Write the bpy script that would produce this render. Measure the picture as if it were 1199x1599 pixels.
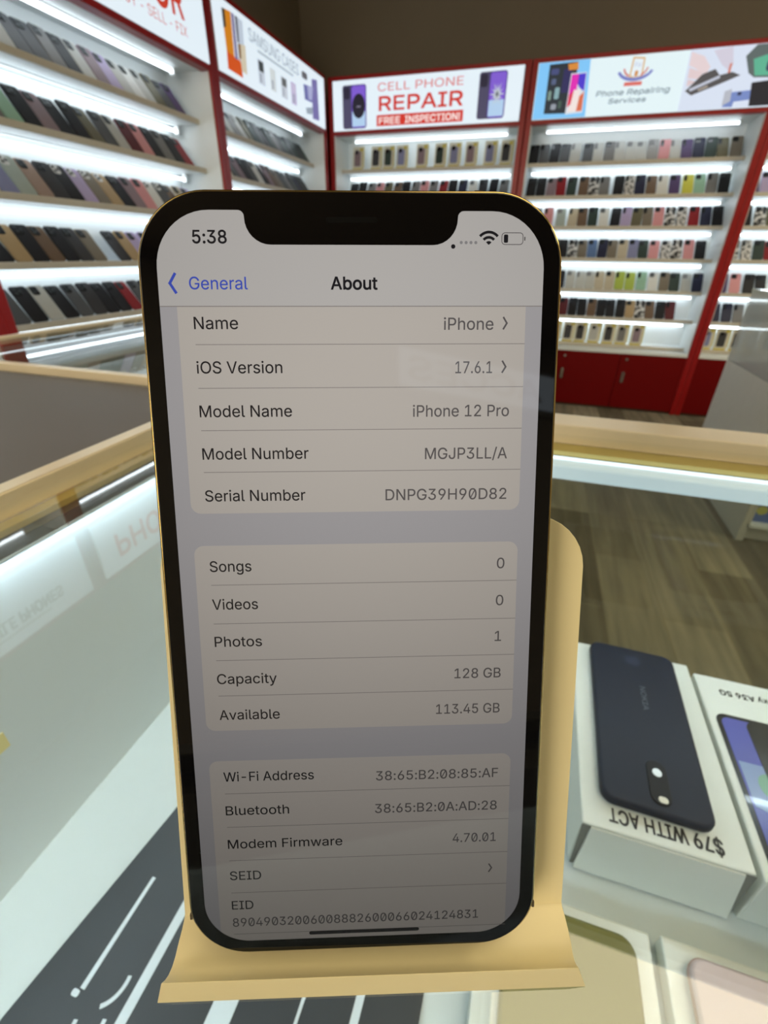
import bpy, bmesh, math, random
from mathutils import Matrix, Vector, geometry
random.seed(7)
for _o in list(bpy.data.objects):
    bpy.data.objects.remove(_o)
SC = bpy.context.scene
COL = SC.collection

# ------------------------------------------------------------------ camera, world, exposure
H = 0.135                                   # lens height above the glass counter top (z = 0)
cam_d = bpy.data.cameras.new('camera')
cam_d.sensor_fit = 'VERTICAL'
cam_d.sensor_height = 24.0
cam_d.lens = 24.0 * 717.0 / 1599.0
cam_d.clip_start = 0.004
cam_d.clip_end = 60
cam_d.dof.use_dof = True
cam_d.dof.focus_distance = 0.086
cam_d.dof.aperture_fstop = 18.0
cam = bpy.data.objects.new('camera', cam_d)
COL.objects.link(cam)
_p, _r, _t = math.radians(29.389), math.radians(0.809), math.radians(16.99)
_right, _up, _fwd = Vector((1, 0, 0)), Vector((0, math.sin(_p), math.cos(_p))), Vector((0, math.cos(_p), -math.sin(_p)))
_r2 = math.cos(_r) * _right + math.sin(_r) * _up
_u2 = -math.sin(_r) * _right + math.cos(_r) * _up
_B = Matrix(((math.cos(_t), -math.sin(_t), 0), (math.sin(_t), math.cos(_t), 0), (0, 0, 1)))
_R, _U, _F = _B @ _r2, _B @ _u2, _B @ _fwd
cam.matrix_world = Matrix(((_R.x, _U.x, -_F.x, 0), (_R.y, _U.y, -_F.y, 0), (_R.z, _U.z, -_F.z, H), (0, 0, 0, 1)))
SC.camera = cam

W = bpy.data.worlds.new('world')
SC.world = W
W.use_nodes = True
W.node_tree.nodes['Background'].inputs[0].default_value = (0.9, 0.85, 0.78, 1)
W.node_tree.nodes['Background'].inputs[1].default_value = 0.03

SC.view_settings.view_transform = 'Standard'
SC.view_settings.look = 'None'
SC.view_settings.exposure = 0.0
SC.view_settings.gamma = 1.0
SC.view_settings.use_curve_mapping = False
SC.cycles.use_denoising = True
SC.cycles.max_bounces = 8
SC.cycles.transparent_max_bounces = 16
SC.cycles.caustics_reflective = False
SC.cycles.caustics_refractive = False
SC.cycles.sample_clamp_indirect = 4.0

TUBE_L = 7.8         # luminance of the shelf tubes
SIGN_L = 0.95         # luminance of the backlit sign faces
PANEL_L = 4.0         # luminance of the ceiling panels
CASE_L = 31.0         # luminance of the strips in the glass case

# ------------------------------------------------------------------ helpers
def lin(c):
    def f(v):
        v /= 255.0
        return v / 12.92 if v <= 0.04045 else ((v + 0.055) / 1.055) ** 2.4
    return (f(c[0]), f(c[1]), f(c[2]), 1)

def mat(name, rgb, rough=0.5, metal=0.0, spec=0.5, emit=None, es=0.0, coat=0.0, alpha=1.0, noise=0.0, nscale=40.0):
    m = bpy.data.materials.new(name)
    m.use_nodes = True
    nt = m.node_tree
    b = nt.nodes['Principled BSDF']
    b.inputs['Base Color'].default_value = lin(rgb)
    b.inputs['Roughness'].default_value = rough
    b.inputs['Metallic'].default_value = metal
    b.inputs['Specular IOR Level'].default_value = spec
    b.inputs['Coat Weight'].default_value = coat
    b.inputs['Alpha'].default_value = alpha
    if emit is not None:
        b.inputs['Emission Color'].default_value = lin(emit)
        b.inputs['Emission Strength'].default_value = es
    if noise > 0:
        tc = nt.nodes.new('ShaderNodeTexCoord')
        n = nt.nodes.new('ShaderNodeTexNoise')
        n.inputs['Scale'].default_value = nscale
        n.inputs['Detail'].default_value = 5
        mx = nt.nodes.new('ShaderNodeMix')
        mx.data_type = 'RGBA'
        c = lin(rgb)
        mx.inputs[6].default_value = tuple(max(0, v * (1 - noise)) for v in c[:3]) + (1,)
        mx.inputs[7].default_value = tuple(min(1, v * (1 + noise)) for v in c[:3]) + (1,)
        nt.links.new(tc.outputs['Object'], n.inputs['Vector'])
        nt.links.new(n.outputs['Fac'], mx.inputs[0])
        nt.links.new(mx.outputs[2], b.inputs['Base Color'])
    return m

def lamp_mat(name, rgb, strength):
    m = bpy.data.materials.new(name)
    m.use_nodes = True
    nt = m.node_tree
    nt.nodes.clear()
    e = nt.nodes.new('ShaderNodeEmission')
    e.inputs[0].default_value = lin(rgb)
    e.inputs[1].default_value = strength
    o = nt.nodes.new('ShaderNodeOutputMaterial')
    nt.links.new(e.outputs[0], o.inputs[0])
    return m

def glass_mat(name, tint=(0.984, 0.993, 0.990), ior=2.0, haze=0.0):
    """thin clear sheet: mirror by Fresnel on the outer face, the rest passes straight through"""
    m = bpy.data.materials.new(name)
    m.use_nodes = True
    nt = m.node_tree
    nt.nodes.clear()
    N = nt.nodes.new
    tr, gl, mx, fr, ge, mu, out = N('ShaderNodeBsdfTransparent'), N('ShaderNodeBsdfGlossy'), N('ShaderNodeMixShader'), N('ShaderNodeFresnel'), N('ShaderNodeNewGeometry'), N('ShaderNodeMath'), N('ShaderNodeOutputMaterial')
    tr.inputs[0].default_value = tint + (1,)
    gl.inputs['Roughness'].default_value = 0.0
    fr.inputs['IOR'].default_value = ior
    inv = N('ShaderNodeMath')
    inv.operation = 'SUBTRACT'
    inv.inputs[0].default_value = 1.0
    nt.links.new(ge.outputs['Backfacing'], inv.inputs[1])
    mu.operation = 'MULTIPLY'
    nt.links.new(fr.outputs[0], mu.inputs[0])
    nt.links.new(inv.outputs[0], mu.inputs[1])
    nt.links.new(mu.outputs[0], mx.inputs[0])
    base = tr.outputs[0]
    if haze > 0:
        df, m2 = N('ShaderNodeBsdfDiffuse'), N('ShaderNodeMixShader')
        df.inputs[0].default_value = (0.75, 0.76, 0.74, 1)
        m2.inputs[0].default_value = haze
        nt.links.new(tr.outputs[0], m2.inputs[1])
        nt.links.new(df.outputs[0], m2.inputs[2])
        base = m2.outputs[0]
    nt.links.new(base, mx.inputs[1])
    nt.links.new(gl.outputs[0], mx.inputs[2])
    nt.links.new(mx.outputs[0], out.inputs[0])
    return m

def empty(name, loc=(0, 0, 0), rz=0.0, parent=None):
    o = bpy.data.objects.new(name, None)
    o.empty_display_size = 0.02
    o.location = loc
    o.rotation_euler = (0, 0, rz)
    COL.objects.link(o)
    if parent:
        o.parent = parent
    return o

def tag(o, label, cat, group=None):
    o['label'] = label
    o['category'] = cat
    if group:
        o['group'] = group
    return o

class MB:
    """collects shapes and links them as ONE mesh object"""
    def __init__(s):
        s.v, s.f, s.m, s.sm = [], [], [], []
    def add(s, verts, faces, mi=0, smooth=False, M=None):
        o = len(s.v)
        s.v += [tuple(M @ Vector(v)) if M else tuple(v) for v in verts]
        for f in faces:
            s.f.append([i + o for i in f])
            s.m.append(mi)
            s.sm.append(smooth)
        return s
    def box(s, x0, x1, y0, y1, z0, z1, mi=0, bev=0.0, M=None):
        if bev <= 0:
            v = [(x, y, z) for z in (z0, z1) for y in (y0, y1) for x in (x0, x1)]
            f = [(0, 2, 3, 1), (4, 5, 7, 6), (0, 1, 5, 4), (2, 6, 7, 3), (0, 4, 6, 2), (1, 3, 7, 5)]
            return s.add(v, f, mi, False, M)
        bm = bmesh.new()
        bmesh.ops.create_cube(bm, size=1.0)
        for q in bm.verts:
            q.co = Vector(((x0 + x1) / 2 + q.co.x * (x1 - x0), (y0 + y1) / 2 + q.co.y * (y1 - y0), (z0 + z1) / 2 + q.co.z * (z1 - z0)))
        bmesh.ops.bevel(bm, geom=list(bm.edges), offset=bev, segments=2, affect='EDGES', profile=0.5)
        bm.verts.index_update()
        s.add([q.co[:] for q in bm.verts], [[q.index for q in f.verts] for f in bm.faces], mi, False, M)
        bm.free()
        return s
    def slab(s, pts, z0, z1, mi=0, ch=0.0, smooth=True, M=None, mi_top=None):
        """outline in xy (counter-clockwise) extruded from z0 to z1, edges chamfered by ch"""
        n = len(pts)
        cx = sum(p[0] for p in pts) / n
        cy = sum(p[1] for p in pts) / n
        def off(p, i, d):
            a, b = pts[i - 1], pts[(i + 1) % n]
            tx, ty = b[0] - a[0], b[1] - a[1]
            l = math.hypot(tx, ty) or 1
            return (p[0] - d * ty / l, p[1] + d * tx / l)
        rings = []
        lv = [(z0, 0.0), (z1, 0.0)] if ch <= 0 else [(z0, ch), (z0 + ch * 0.3, ch * 0.3), (z0 + ch, 0.0), (z1 - ch, 0.0), (z1 - ch * 0.3, ch * 0.3), (z1, ch)]
        v = []
        for z, d in lv:
            v += [(*off(p, i, d), z) for i, p in enumerate(pts)]
        f = []
        for k in range(len(lv) - 1):
            for i in range(n):
                j = (i + 1) % n
                f.append((k * n + i, k * n + j, (k + 1) * n + j, (k + 1) * n + i))
        s.add(v, f, mi, smooth, M)
        k = len(lv) - 1
        o = len(s.v) - len(v)
        s.f.append([o + i for i in range(n)][::-1]); s.m.append(mi); s.sm.append(False)
        s.f.append([o + k * n + i for i in range(n)]); s.m.append(mi if mi_top is None else mi_top); s.sm.append(False)
        return s
    def tube(s, a, b, r, seg=10, mi=0, caps=True):
        a, b = Vector(a), Vector(b)
        d = (b - a).normalized()
        u = d.orthogonal().normalized()
        w = d.cross(u)
        v = []
        for p in (a, b):
            for i in range(seg):
                t = 2 * math.pi * i / seg
                v.append(p + (u * math.cos(t) + w * math.sin(t)) * r)
        f = [(i, (i + 1) % seg, seg + (i + 1) % seg, seg + i) for i in range(seg)]
        s.add(v, f, mi, True)
        if caps:
            o = len(s.v) - len(v)
            s.f.append([o + i for i in range(seg)][::-1]); s.m.append(mi); s.sm.append(False)
            s.f.append([o + seg + i for i in range(seg)]); s.m.append(mi); s.sm.append(False)
        return s
    def mesh(s, name, mats):
        me = bpy.data.meshes.new(name)
        me.from_pydata(s.v, [], s.f)
        for m in (mats if isinstance(mats, (list, tuple)) else [mats]):
            me.materials.append(m)
        for p, mi, sm in zip(me.polygons, s.m, s.sm):
            p.material_index = mi
            p.use_smooth = sm
        me.update()
        return me
    def build(s, name, mats, parent=None, loc=(0, 0, 0), rot=(0, 0, 0)):
        o = bpy.data.objects.new(name, s.mesh(name, mats))
        COL.objects.link(o)
        o.location = loc
        o.rotation_euler = rot
        if parent:
            o.parent = parent
        return o

def rr(w, h, r, seg=6, cx=0.0, cy=0.0):
    """rounded rectangle outline, counter-clockwise"""
    pts = []
    for sx, sy, a0 in ((1, -1, -90), (1, 1, 0), (-1, 1, 90), (-1, -1, 180)):
        for k in range(seg + 1):
            a = math.radians(a0 + 90.0 * k / seg)
            pts.append((cx + sx * (w / 2 - r) + r * math.cos(a), cy + sy * (h / 2 - r) + r * math.sin(a)))
    return pts

def struct(o):
    o['kind'] = 'structure'
    return o

def flat(loops, name, m, parent=None, M=None, ext=0.0, bez=None):
    """flat shape from closed loops (even-odd holes) or bezier splines, as one mesh"""
    cu = bpy.data.curves.new('outline', 'CURVE')
    cu.dimensions = '2D'
    cu.fill_mode = 'BOTH' if ext > 0 else 'FRONT'
    cu.extrude = ext
    cu.resolution_u = 5
    for lp in loops or ():
        sp = cu.splines.new('POLY')
        sp.points.add(len(lp) - 1)
        for q, p in zip(sp.points, lp):
            q.co = (p[0], p[1], 0, 1)
        sp.use_cyclic_u = True
    for lp in bez or ():
        sp = cu.splines.new('BEZIER')
        sp.bezier_points.add(len(lp) - 1)
        for q, p in zip(sp.bezier_points, lp):
            q.handle_left_type = q.handle_right_type = 'FREE'
            q.co, q.handle_left, q.handle_right = (p[0], p[1], 0), (p[2], p[3], 0), (p[4], p[5], 0)
        sp.use_cyclic_u = True
    t = bpy.data.objects.new('outline', cu)
    COL.objects.link(t)
    dg = bpy.context.evaluated_depsgraph_get()
    me = bpy.data.meshes.new_from_object(t.evaluated_get(dg))
    bpy.data.objects.remove(t)
    bpy.data.curves.remove(cu)
    me.materials.clear()
    me.materials.append(m)
    if M:
        me.transform(M)
    me.name = name
    o = bpy.data.objects.new(name, me)
    COL.objects.link(o)
    if parent:
        o.parent = parent
    return o

FONT = """
!196|67 160 20 0 -1 117 -4 349 2 -116 23 0 69 0 -23 0 -1 -116 -4 -349 1 117 -20 0|98 -4 13 0 -13 0 -32 13 9 -9 -9 9 -14 32 0 -13 0 12 14 32 -9 -9 9 9 32 13 -13 0 13 0 32 -13 -9 9 9 -9 13 -32 0 12 0 -13 -13 -32 9 9 -9 -9
$447|202 -74 14 0 0 219 0 657 0 -219 14 0 42 0 -14 0 0 -219 0 -657 0 219 -14 0|224 -9 39 0 -37 0 -96 18 27 -12 -28 12 -64 51 15 -22 -15 22 -26 77 2 -30 22 0 66 0 -22 0 2 -20 19 -49 -11 13 11 -13 43 -29 -17 6 18 -7 58 -10 -21 0 23 0 62 11 -18 -7 18 8 43 32 -10 -14 11 13 17 47 0 -18 0 16 -14 40 9 -10 -9 10 -36 26 15 -7 -15 6 -51 17 19 -5 -21 6 -61 17 20 -5 -42 12 -98 50 23 -21 -23 22 -34 83 0 -33 0 29 23 76 -15 -22 15 21 63 50 -27 -12 26 12 89 18 -33 0 34 0 89 -18 -26 12 26 -12 61 -49 -15 20 15 -21 24 -71 -1 26 -21 0 -64 0 21 0 -2 25 -35 59 21 -14 -21 14 -77 22 31 0 -22 0 -58 -11 17 7 -16 -7 -38 -30 9 13 -9 -12 -14 -42 0 15 0 -18 16 -42 -11 10 11 -11 38 -26 -15 6 15 -6 43 -15 -13 4 18 -4 52 -14 -17 5 15 -4 48 -15 -17 6 16 -7 47 -26 -15 10 14 -11 36 -40 -10 16 9 -17 13 -59 0 23 0 -28 -22 -75 15 22 -14 -23 -63 -53 28 13 -27 -13
&448|197 -7 24 0 -34 0 -87 19 25 -13 -24 12 -56 50 13 -21 -13 21 -20 71 0 -26 0 22 13 56 -8 -15 9 16 38 46 -16 -15 16 14 55 44 -21 -16 26 19 76 56 -25 -19 7 5 21 17 -7 -6 7 7 18 23 -5 -9 4 9 7 30 0 -11 0 16 -17 40 11 -11 -10 11 -44 16 19 0 -12 0 -33 -8 10 5 -10 -5 -23 -22 6 10 -5 -9 -8 -32 0 12 0 -13 8 -36 -5 11 6 -11 24 -36 -10 13 10 -12 35 -43 -14 16 78 -95 234 -284 -78 95 -25 0 -74 0 25 0 -64 77 -193 231 65 -77 -19 24 -50 62 14 -18 -14 17 -34 51 8 -17 -8 17 -12 54 0 -19 0 23 16 60 -10 -17 10 17 43 41 -18 -10 19 10 66 14 -25 0 25 0 66 -14 -19 10 18 -10 42 -40 -10 17 11 -16 16 -55 0 20 0 -15 -9 -42 6 13 -6 -14 -24 -37 11 11 -10 -11 -35 -32 13 10 -34 -25 -102 -76 34 26 -21 -15 -44 -43 9 14 -9 -13 -13 -43 0 16 0 -16 12 -44 -8 13 8 -12 34 -30 -14 8 15 -7 50 -11 -19 0 20 0 58 13 -18 -8 19 9 50 36 -15 -15 15 16 35 56 -8 -21 9 22 13 73 0 -27 19 0 59 0 -20 0 0 -32 -11 -80 7 21 -8 -22 -26 -52 10 13 -10 -13 -26 -30 7 7 -4 -5 -12 -15 4 5 -17 -18 -62 -40 25 9 -25 -9
-453|337 244 -74 0 0 -18 0 -56 0 19 -74 0 -223 0 74 0 0 19 0 56 0 -18 74 0
.188|95 -4 13 0 -12 0 -32 13 9 -9 -9 9 -13 32 0 -13 0 13 13 32 -9 -8 9 9 32 14 -12 0 13 0 33 -14 -9 9 9 -8 13 -32 0 13 0 -13 -13 -32 9 9 -9 -9
/249|235 533 -19 0 -55 -203 -164 -609 55 203 -19 0 -57 0 19 0 55 203 164 609 -54 -203 19 0
0453|227 -7 37 0 -38 0 -97 31 27 -21 -27 21 -61 89 14 -39 -14 39 -21 141 0 -55 0 55 21 141 -14 -39 14 39 61 89 -26 -20 27 21 97 32 -38 0 37 0 96 -32 -27 21 27 -20 61 -89 -14 39 14 -39 21 -141 0 55 0 -55 -21 -141 14 39 -14 -39 -61 -89 27 21 -26 -21|227 50 -25 0 25 0 63 24 -17 -16 18 16 40 70 -9 -31 9 30 14 110 0 -43 0 43 -14 111 9 -31 -9 30 -40 70 18 -16 -17 16 -63 25 25 0 -25 0 -64 -25 17 16 -17 -16 -40 -70 9 30 -9 -31 -14 -111 0 43 0 -43 14 -110 -9 30 9 -31 40 -70 -17 16 17 -16
1453|76 0 105 0 0 18 0 55 0 -19 105 0 315 0 -105 0 0 -19 0 -55 0 18 -105 0|276 509 -26 0 0 -170 0 -509 0 170 -21 0 -64 0 22 0 0 149 0 448 0 -149 -1 0 -3 0 1 0 -41 -30 -123 -90 41 30 0 23 0 69 0 -23 37 27 112 82 -37 -28 26 0
2453|64 0 108 0 0 16 0 47 0 -15 57 61 170 182 -57 -61 20 20 48 53 -12 -15 13 16 29 45 -7 -14 6 14 9 44 0 -15 0 19 -12 48 8 -14 -9 13 -35 30 15 -7 -14 7 -49 11 18 0 -20 0 -52 -13 15 9 -14 -8 -33 -34 8 15 -8 -14 -12 -51 0 20 -20 0 -61 0 20 0 0 30 20 80 -14 -23 14 23 57 54 -24 -13 24 13 82 20 -31 0 30 0 81 -19 -24 12 23 -13 55 -52 -13 22 13 -21 20 -73 0 27 0 -18 -10 -54 7 17 -7 -18 -35 -59 17 21 -17 -22 -69 -79 29 31 -38 -40 -114 -120 38 40 0 -1 0 -3 0 1 78 0 236 0 -79 0 0 -19 0 -57 0 19 -108 0
3453|218 -7 34 0 -31 0 -85 17 25 -11 -26 11 -63 47 16 -20 -16 21 -26 75 2 -29 22 0 65 0 -22 0 2 -18 17 -45 -9 12 10 -12 39 -28 -16 6 16 -6 54 -9 -20 0 20 0 56 11 -17 -8 17 7 40 32 -10 -14 9 14 14 52 0 -21 0 18 -13 51 9 -15 -9 16 -41 38 18 -10 -19 9 -74 14 30 0 -15 0 -44 0 15 0 0 17 0 51 0 -17 43 50 131 149 -44 -49 0 2 0 4 0 -1 -73 0 -218 0 72 0 0 19 0 57 0 -19 101 0 302 0 -100 0 0 -16 0 -48 0 16 -53 -61 -161 -183 54 61 0 4 0 11 0 -4 38 4 97 -13 -27 12 27 -13 63 -54 -15 24 15 -23 22 -77 0 28 0 -30 -23 -79 15 23 -15 -23 -61 -54 26 13 -27 -12
4453|40 105 124 0 0 18 0 53 0 -17 69 117 207 351 -69 -117 21 0 64 0 -22 0 -68 -115 -202 -343 67 114 0 -1 0 -3 0 1 101 0 304 0 -101 0 0 -19 0 -58 0 20 -124 0|282 0 20 0 0 40 0 121 0 -40 0 9 0 25 0 -8 0 57 0 172 0 -58 20 0 61 0 -21 0 0 -106 0 -318 0 106 -21 0
5453|221 -7 33 0 -30 0 -81 18 24 -12 -24 12 -57 49 14 -21 -14 21 -23 70 1 -26 21 0 62 0 -21 0 2 -15 16 -41 -9 12 9 -12 35 -29 -14 7 15 -7 48 -10 -17 0 21 0 55 14 -16 -9 16 10 38 40 -9 -17 9 17 14 58 0 -21 0 22 -14 59 9 -17 -10 17 -39 41 16 -10 -17 10 -57 15 21 0 -17 0 -51 -9 17 6 -16 -5 -39 -22 10 9 -20 2 -61 7 21 -3 10 85 29 256 -10 -86 90 0 270 0 -90 0 0 -19 0 -57 0 19 -72 0 -215 0 71 0 -6 -50 -17 -151 5 51 1 0 2 0 -1 0 11 10 42 24 -17 -6 16 6 51 9 -18 0 24 0 65 -13 -20 8 19 -8 51 -36 -14 16 14 -15 34 -54 -8 21 8 -21 12 -68 0 25 0 -33 -22 -87 15 25 -15 -26 -60 -61 25 15 -26 -14
6453|226 -7 32 0 -31 0 -84 22 25 -15 -24 14 -58 59 14 -25 -13 26 -20 88 0 -33 0 24 16 77 -11 -27 11 27 57 101 -27 -40 39 56 115 169 -38 -56 24 0 70 0 -23 0 -57 -83 -171 -248 57 83 -2 0 -6 0 2 0 5 10 20 27 -8 -8 9 8 31 19 -12 -5 11 5 39 7 -14 0 31 0 81 -19 -23 13 23 -13 54 -55 -13 23 12 -24 19 -83 0 32 0 -32 -21 -84 14 24 -14 -25 -58 -59 24 14 -24 -14|226 48 -19 0 20 0 53 15 -15 -10 15 9 35 38 -8 -16 9 17 13 56 0 -21 0 21 -13 56 9 -16 -8 17 -35 38 15 -9 -15 10 -53 14 20 0 -19 0 -52 -13 15 9 -15 -9 -36 -38 9 16 -9 -16 -13 -56 0 21 0 -21 13 -56 -9 16 9 -17 36 -39 -15 9 15 -10
7453|97 0 23 0 75 149 226 448 -75 -149 0 2 0 4 0 -1 -87 0 -261 0 87 0 0 19 0 57 0 -19 110 0 329 0 -110 0 0 -20 0 -60 0 20 -76 -150 -226 -449 75 150 -23 0
8453|226 -7 34 0 -34 0 -90 18 26 -12 -27 13 -62 51 15 -22 -15 21 -22 73 0 -27 0 22 13 60 -9 -18 9 18 36 46 -15 -12 15 12 52 24 -20 -4 0 0 0 2 0 -1 -25 6 -60 41 15 -21 -15 21 -23 72 0 -27 0 26 20 70 -13 -21 14 20 56 48 -24 -12 23 12 80 18 -30 0 30 0 80 -18 -23 12 23 -12 55 -48 -13 20 14 -21 21 -70 0 26 0 -27 -23 -72 15 21 -15 -21 -59 -41 25 6 0 -1 0 -2 0 0 19 -4 51 -24 -15 12 15 -12 36 -46 -9 18 9 -18 14 -60 0 22 0 -27 -23 -73 15 21 -14 -22 -61 -51 26 13 -26 -12|226 49 -22 0 23 0 59 11 -17 -7 16 8 38 31 -9 -13 9 14 14 48 0 -18 0 19 -15 50 10 -15 -9 14 -39 34 17 -9 -17 8 -57 12 21 0 -21 0 -57 -12 17 8 -17 -9 -39 -34 9 14 -10 -15 -15 -50 0 19 0 -18 14 -48 -9 14 9 -13 38 -31 -16 8 17 -7|226 290 -18 0 18 0 48 10 -14 -7 14 7 33 30 -8 -12 8 13 12 46 0 -18 0 17 -11 44 7 -13 -8 13 -33 29 14 -6 -14 7 -49 11 19 0 -18 0 -49 -11 14 7 -14 -6 -32 -29 7 13 -8 -13 -12 -44 0 17 0 -18 12 -46 -8 13 7 -12 33 -30 -15 7 14 -7
9453|226 516 -31 0 32 0 84 -22 -24 14 25 -14 58 -60 -14 26 14 -25 21 -87 0 33 0 -24 -16 -77 10 27 -11 -27 -58 -102 28 41 -38 -56 -115 -168 39 56 -23 0 -70 0 24 0 57 83 171 248 -57 -83 2 0 6 0 -2 0 -4 -10 -20 -27 9 8 -8 -8 -30 -19 12 5 -12 -5 -39 -7 14 0 -31 0 -81 19 23 -13 -23 13 -54 55 13 -24 -13 23 -19 83 0 -32 0 32 21 84 -14 -24 14 25 58 58 -25 -14 24 14|226 460 20 0 -19 0 -52 -14 15 10 -15 -9 -36 -39 9 17 -8 -16 -13 -55 0 20 0 -22 13 -57 -8 17 9 -16 36 -38 -15 9 15 -9 52 -14 -19 0 20 0 53 14 -16 -9 15 9 35 38 -8 -16 9 16 13 55 0 -20 0 22 -13 57 9 -16 -8 17 -35 39 15 -9 -15 10
:188|95 -4 13 0 -12 0 -32 13 9 -9 -9 9 -13 32 0 -13 0 13 13 32 -9 -8 9 9 32 14 -12 0 13 0 33 -14 -9 9 9 -8 13 -32 0 13 0 -13 -13 -32 9 9 -9 -9|95 271 13 0 -12 0 -32 13 9 -9 -9 9 -13 32 0 -12 0 13 13 33 -9 -9 9 8 32 13 -12 0 13 0 33 -13 -9 8 9 -9 13 -33 0 13 0 -12 -13 -32 9 9 -9 -9
A480|16 0 23 0 62 170 185 509 -61 -170 25 0 75 0 -25 0 62 -170 187 -509 -62 170 -23 0 -68 0 23 0 -36 101 -108 302 36 -100 -6 19 -23 70 9 -28 -9 28 -32 106 13 -43 4 0 13 0 -4 0 -12 -43 -32 -107 9 28 -9 -28 -22 -69 5 18 -36 -100 -106 -302 35 101 -23 0|110 142 87 0 0 19 0 57 0 -19 87 0 260 0 -87 0 0 -19 0 -57 0 19 -87 0
B456|60 0 62 0 0 170 0 509 0 -170 60 0 181 0 -60 0 35 0 88 -18 -23 12 23 -12 52 -49 -12 20 11 -20 17 -68 0 25 0 -22 -11 -54 7 14 -8 -14 -31 -34 13 8 -12 -9 -41 -19 15 4 0 -2 0 -5 0 2 16 -1 48 -17 -16 10 16 -10 39 -42 -10 18 11 -18 16 -67 0 27 0 -25 -18 -69 12 20 -12 -21 -56 -49 26 12 -25 -12 -97 -18 40 0 -63 0|125 57 0 58 40 0 120 0 -40 0 39 0 85 23 -17 -15 17 15 25 57 0 -23 0 17 -13 47 9 -14 -8 14 -36 34 15 -9 -16 9 -58 13 23 0 -41 0 -123 0 41 0 0 -58|125 285 0 56 37 0 113 0 -38 0 19 0 50 11 -15 -7 15 7 35 30 -8 -13 9 13 13 46 0 -17 0 23 -23 57 15 -15 -16 15 -73 23 33 0 -38 0 -115 0 38 0 0 -56
C510|267 -7 26 0 -44 0 -117 32 34 -21 -34 21 -80 90 19 -39 -20 39 -30 139 0 -53 0 54 30 139 -20 -39 19 39 80 91 -34 -22 34 21 117 32 -44 0 26 0 73 -12 -23 8 23 -7 62 -33 -18 15 18 -14 46 -53 -12 21 12 -20 25 -70 -5 26 -22 0 -65 0 22 0 -4 18 -19 47 9 -14 -8 13 -32 33 13 -9 -12 10 -42 21 16 -5 -15 5 -48 7 17 0 -31 0 -83 -24 24 16 -25 -15 -59 -68 14 30 -14 -30 -22 -110 0 43 0 -43 22 -109 -14 30 15 -30 59 -69 -25 16 25 -15 83 -23 -31 0 17 0 48 7 -15 -5 16 5 42 21 -12 -10 13 9 32 33 -8 -13 9 14 19 46 -4 -17 22 0 65 0 -22 0 -4 -25 -25 -69 12 20 -12 -21 -46 -53 19 14 -18 -15 -61 -33 22 7 -23 -8
D502|219 0 52 0 -41 0 -123 0 41 0 0 19 0 57 0 -19 40 0 119 0 -40 0 41 0 103 24 -27 -16 27 16 61 68 -13 -30 13 30 20 106 0 -41 0 41 -20 106 13 -30 -13 29 -59 67 26 -16 -27 16 -99 24 39 0 -43 0 -128 0 43 0 0 19 0 57 0 -19 44 0 132 0 -44 0 50 0 128 -31 -36 21 35 -20 80 -87 -18 38 19 -38 29 -136 0 53 0 -53 -29 -136 19 38 -19 -38 -82 -88 36 20 -37 -21|125 509 -22 0 0 -170 0 -509 0 170 -22 0 -65 0 22 0 0 170 0 509 0 -170 22 0
E419|60 0 105 0 0 170 0 509 0 -170 104 0 312 0 -104 0 0 -19 0 -57 0 19 -82 0 -247 0 82 0 0 -56 0 -166 0 55 77 0 230 0 -77 0 0 -19 0 -57 0 19 -77 0 -230 0 77 0 0 -57 0 -172 0 57 83 0 250 0 -83 0 0 -19 0 -57 0 19 -105 0
F410|60 0 22 0 0 170 0 509 0 -170 103 0 309 0 -103 0 0 -19 0 -57 0 19 -81 0 -244 0 81 0 0 -58 0 -174 0 58 73 0 221 0 -74 0 0 -19 0 -57 0 19 -74 0 -221 0 73 0 0 -74 0 -221 0 74 -22 0
G520|269 -7 40 0 -46 0 -120 32 35 -21 -34 21 -80 91 19 -39 -19 39 -29 138 0 -53 0 54 29 139 -19 -39 19 39 80 91 -34 -22 34 21 116 32 -44 0 27 0 75 -12 -23 8 24 -8 63 -35 -18 15 19 -15 46 -53 -12 21 12 -20 25 -67 -4 24 -22 0 -66 0 22 0 -5 16 -21 44 9 -13 -8 13 -31 34 12 -10 -12 9 -41 21 15 -4 -15 5 -50 8 18 0 -30 0 -82 -24 25 16 -24 -15 -58 -68 14 30 -14 -30 -22 -110 0 43 0 -43 22 -109 -14 30 15 -30 59 -69 -25 16 25 -15 85 -23 -32 0 28 0 76 18 -22 -12 22 12 51 52 -12 -22 13 23 19 79 0 -30 6 -1 19 -3 -6 1 -50 0 -151 0 50 0 0 19 0 57 0 -19 65 0 195 0 -65 0 0 -19 0 -56 0 19 0 -42 -27 -109 18 31 -18 -31 -74 -72 31 17 -32 -17
H517|60 0 22 0 0 170 0 509 0 -170 22 0 65 0 -22 0 0 -74 0 -220 0 73 89 0 267 0 -89 0 0 73 0 220 0 -74 22 0 65 0 -22 0 0 -170 0 -509 0 170 -22 0 -65 0 22 0 0 77 0 232 0 -77 -89 0 -267 0 89 0 0 -77 0 -232 0 77 -22 0
I300|31 0 80 0 0 19 0 57 0 -19 29 0 87 0 -29 0 0 132 0 395 0 -132 -29 0 -87 0 29 0 0 19 0 57 0 -19 80 0 238 0 -79 0 0 -19 0 -57 0 19 -29 0 -86 0 29 0 0 -132 0 -395 0 132 29 0 86 0 -29 0 0 -19 0 -57 0 19 -79 0
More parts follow.
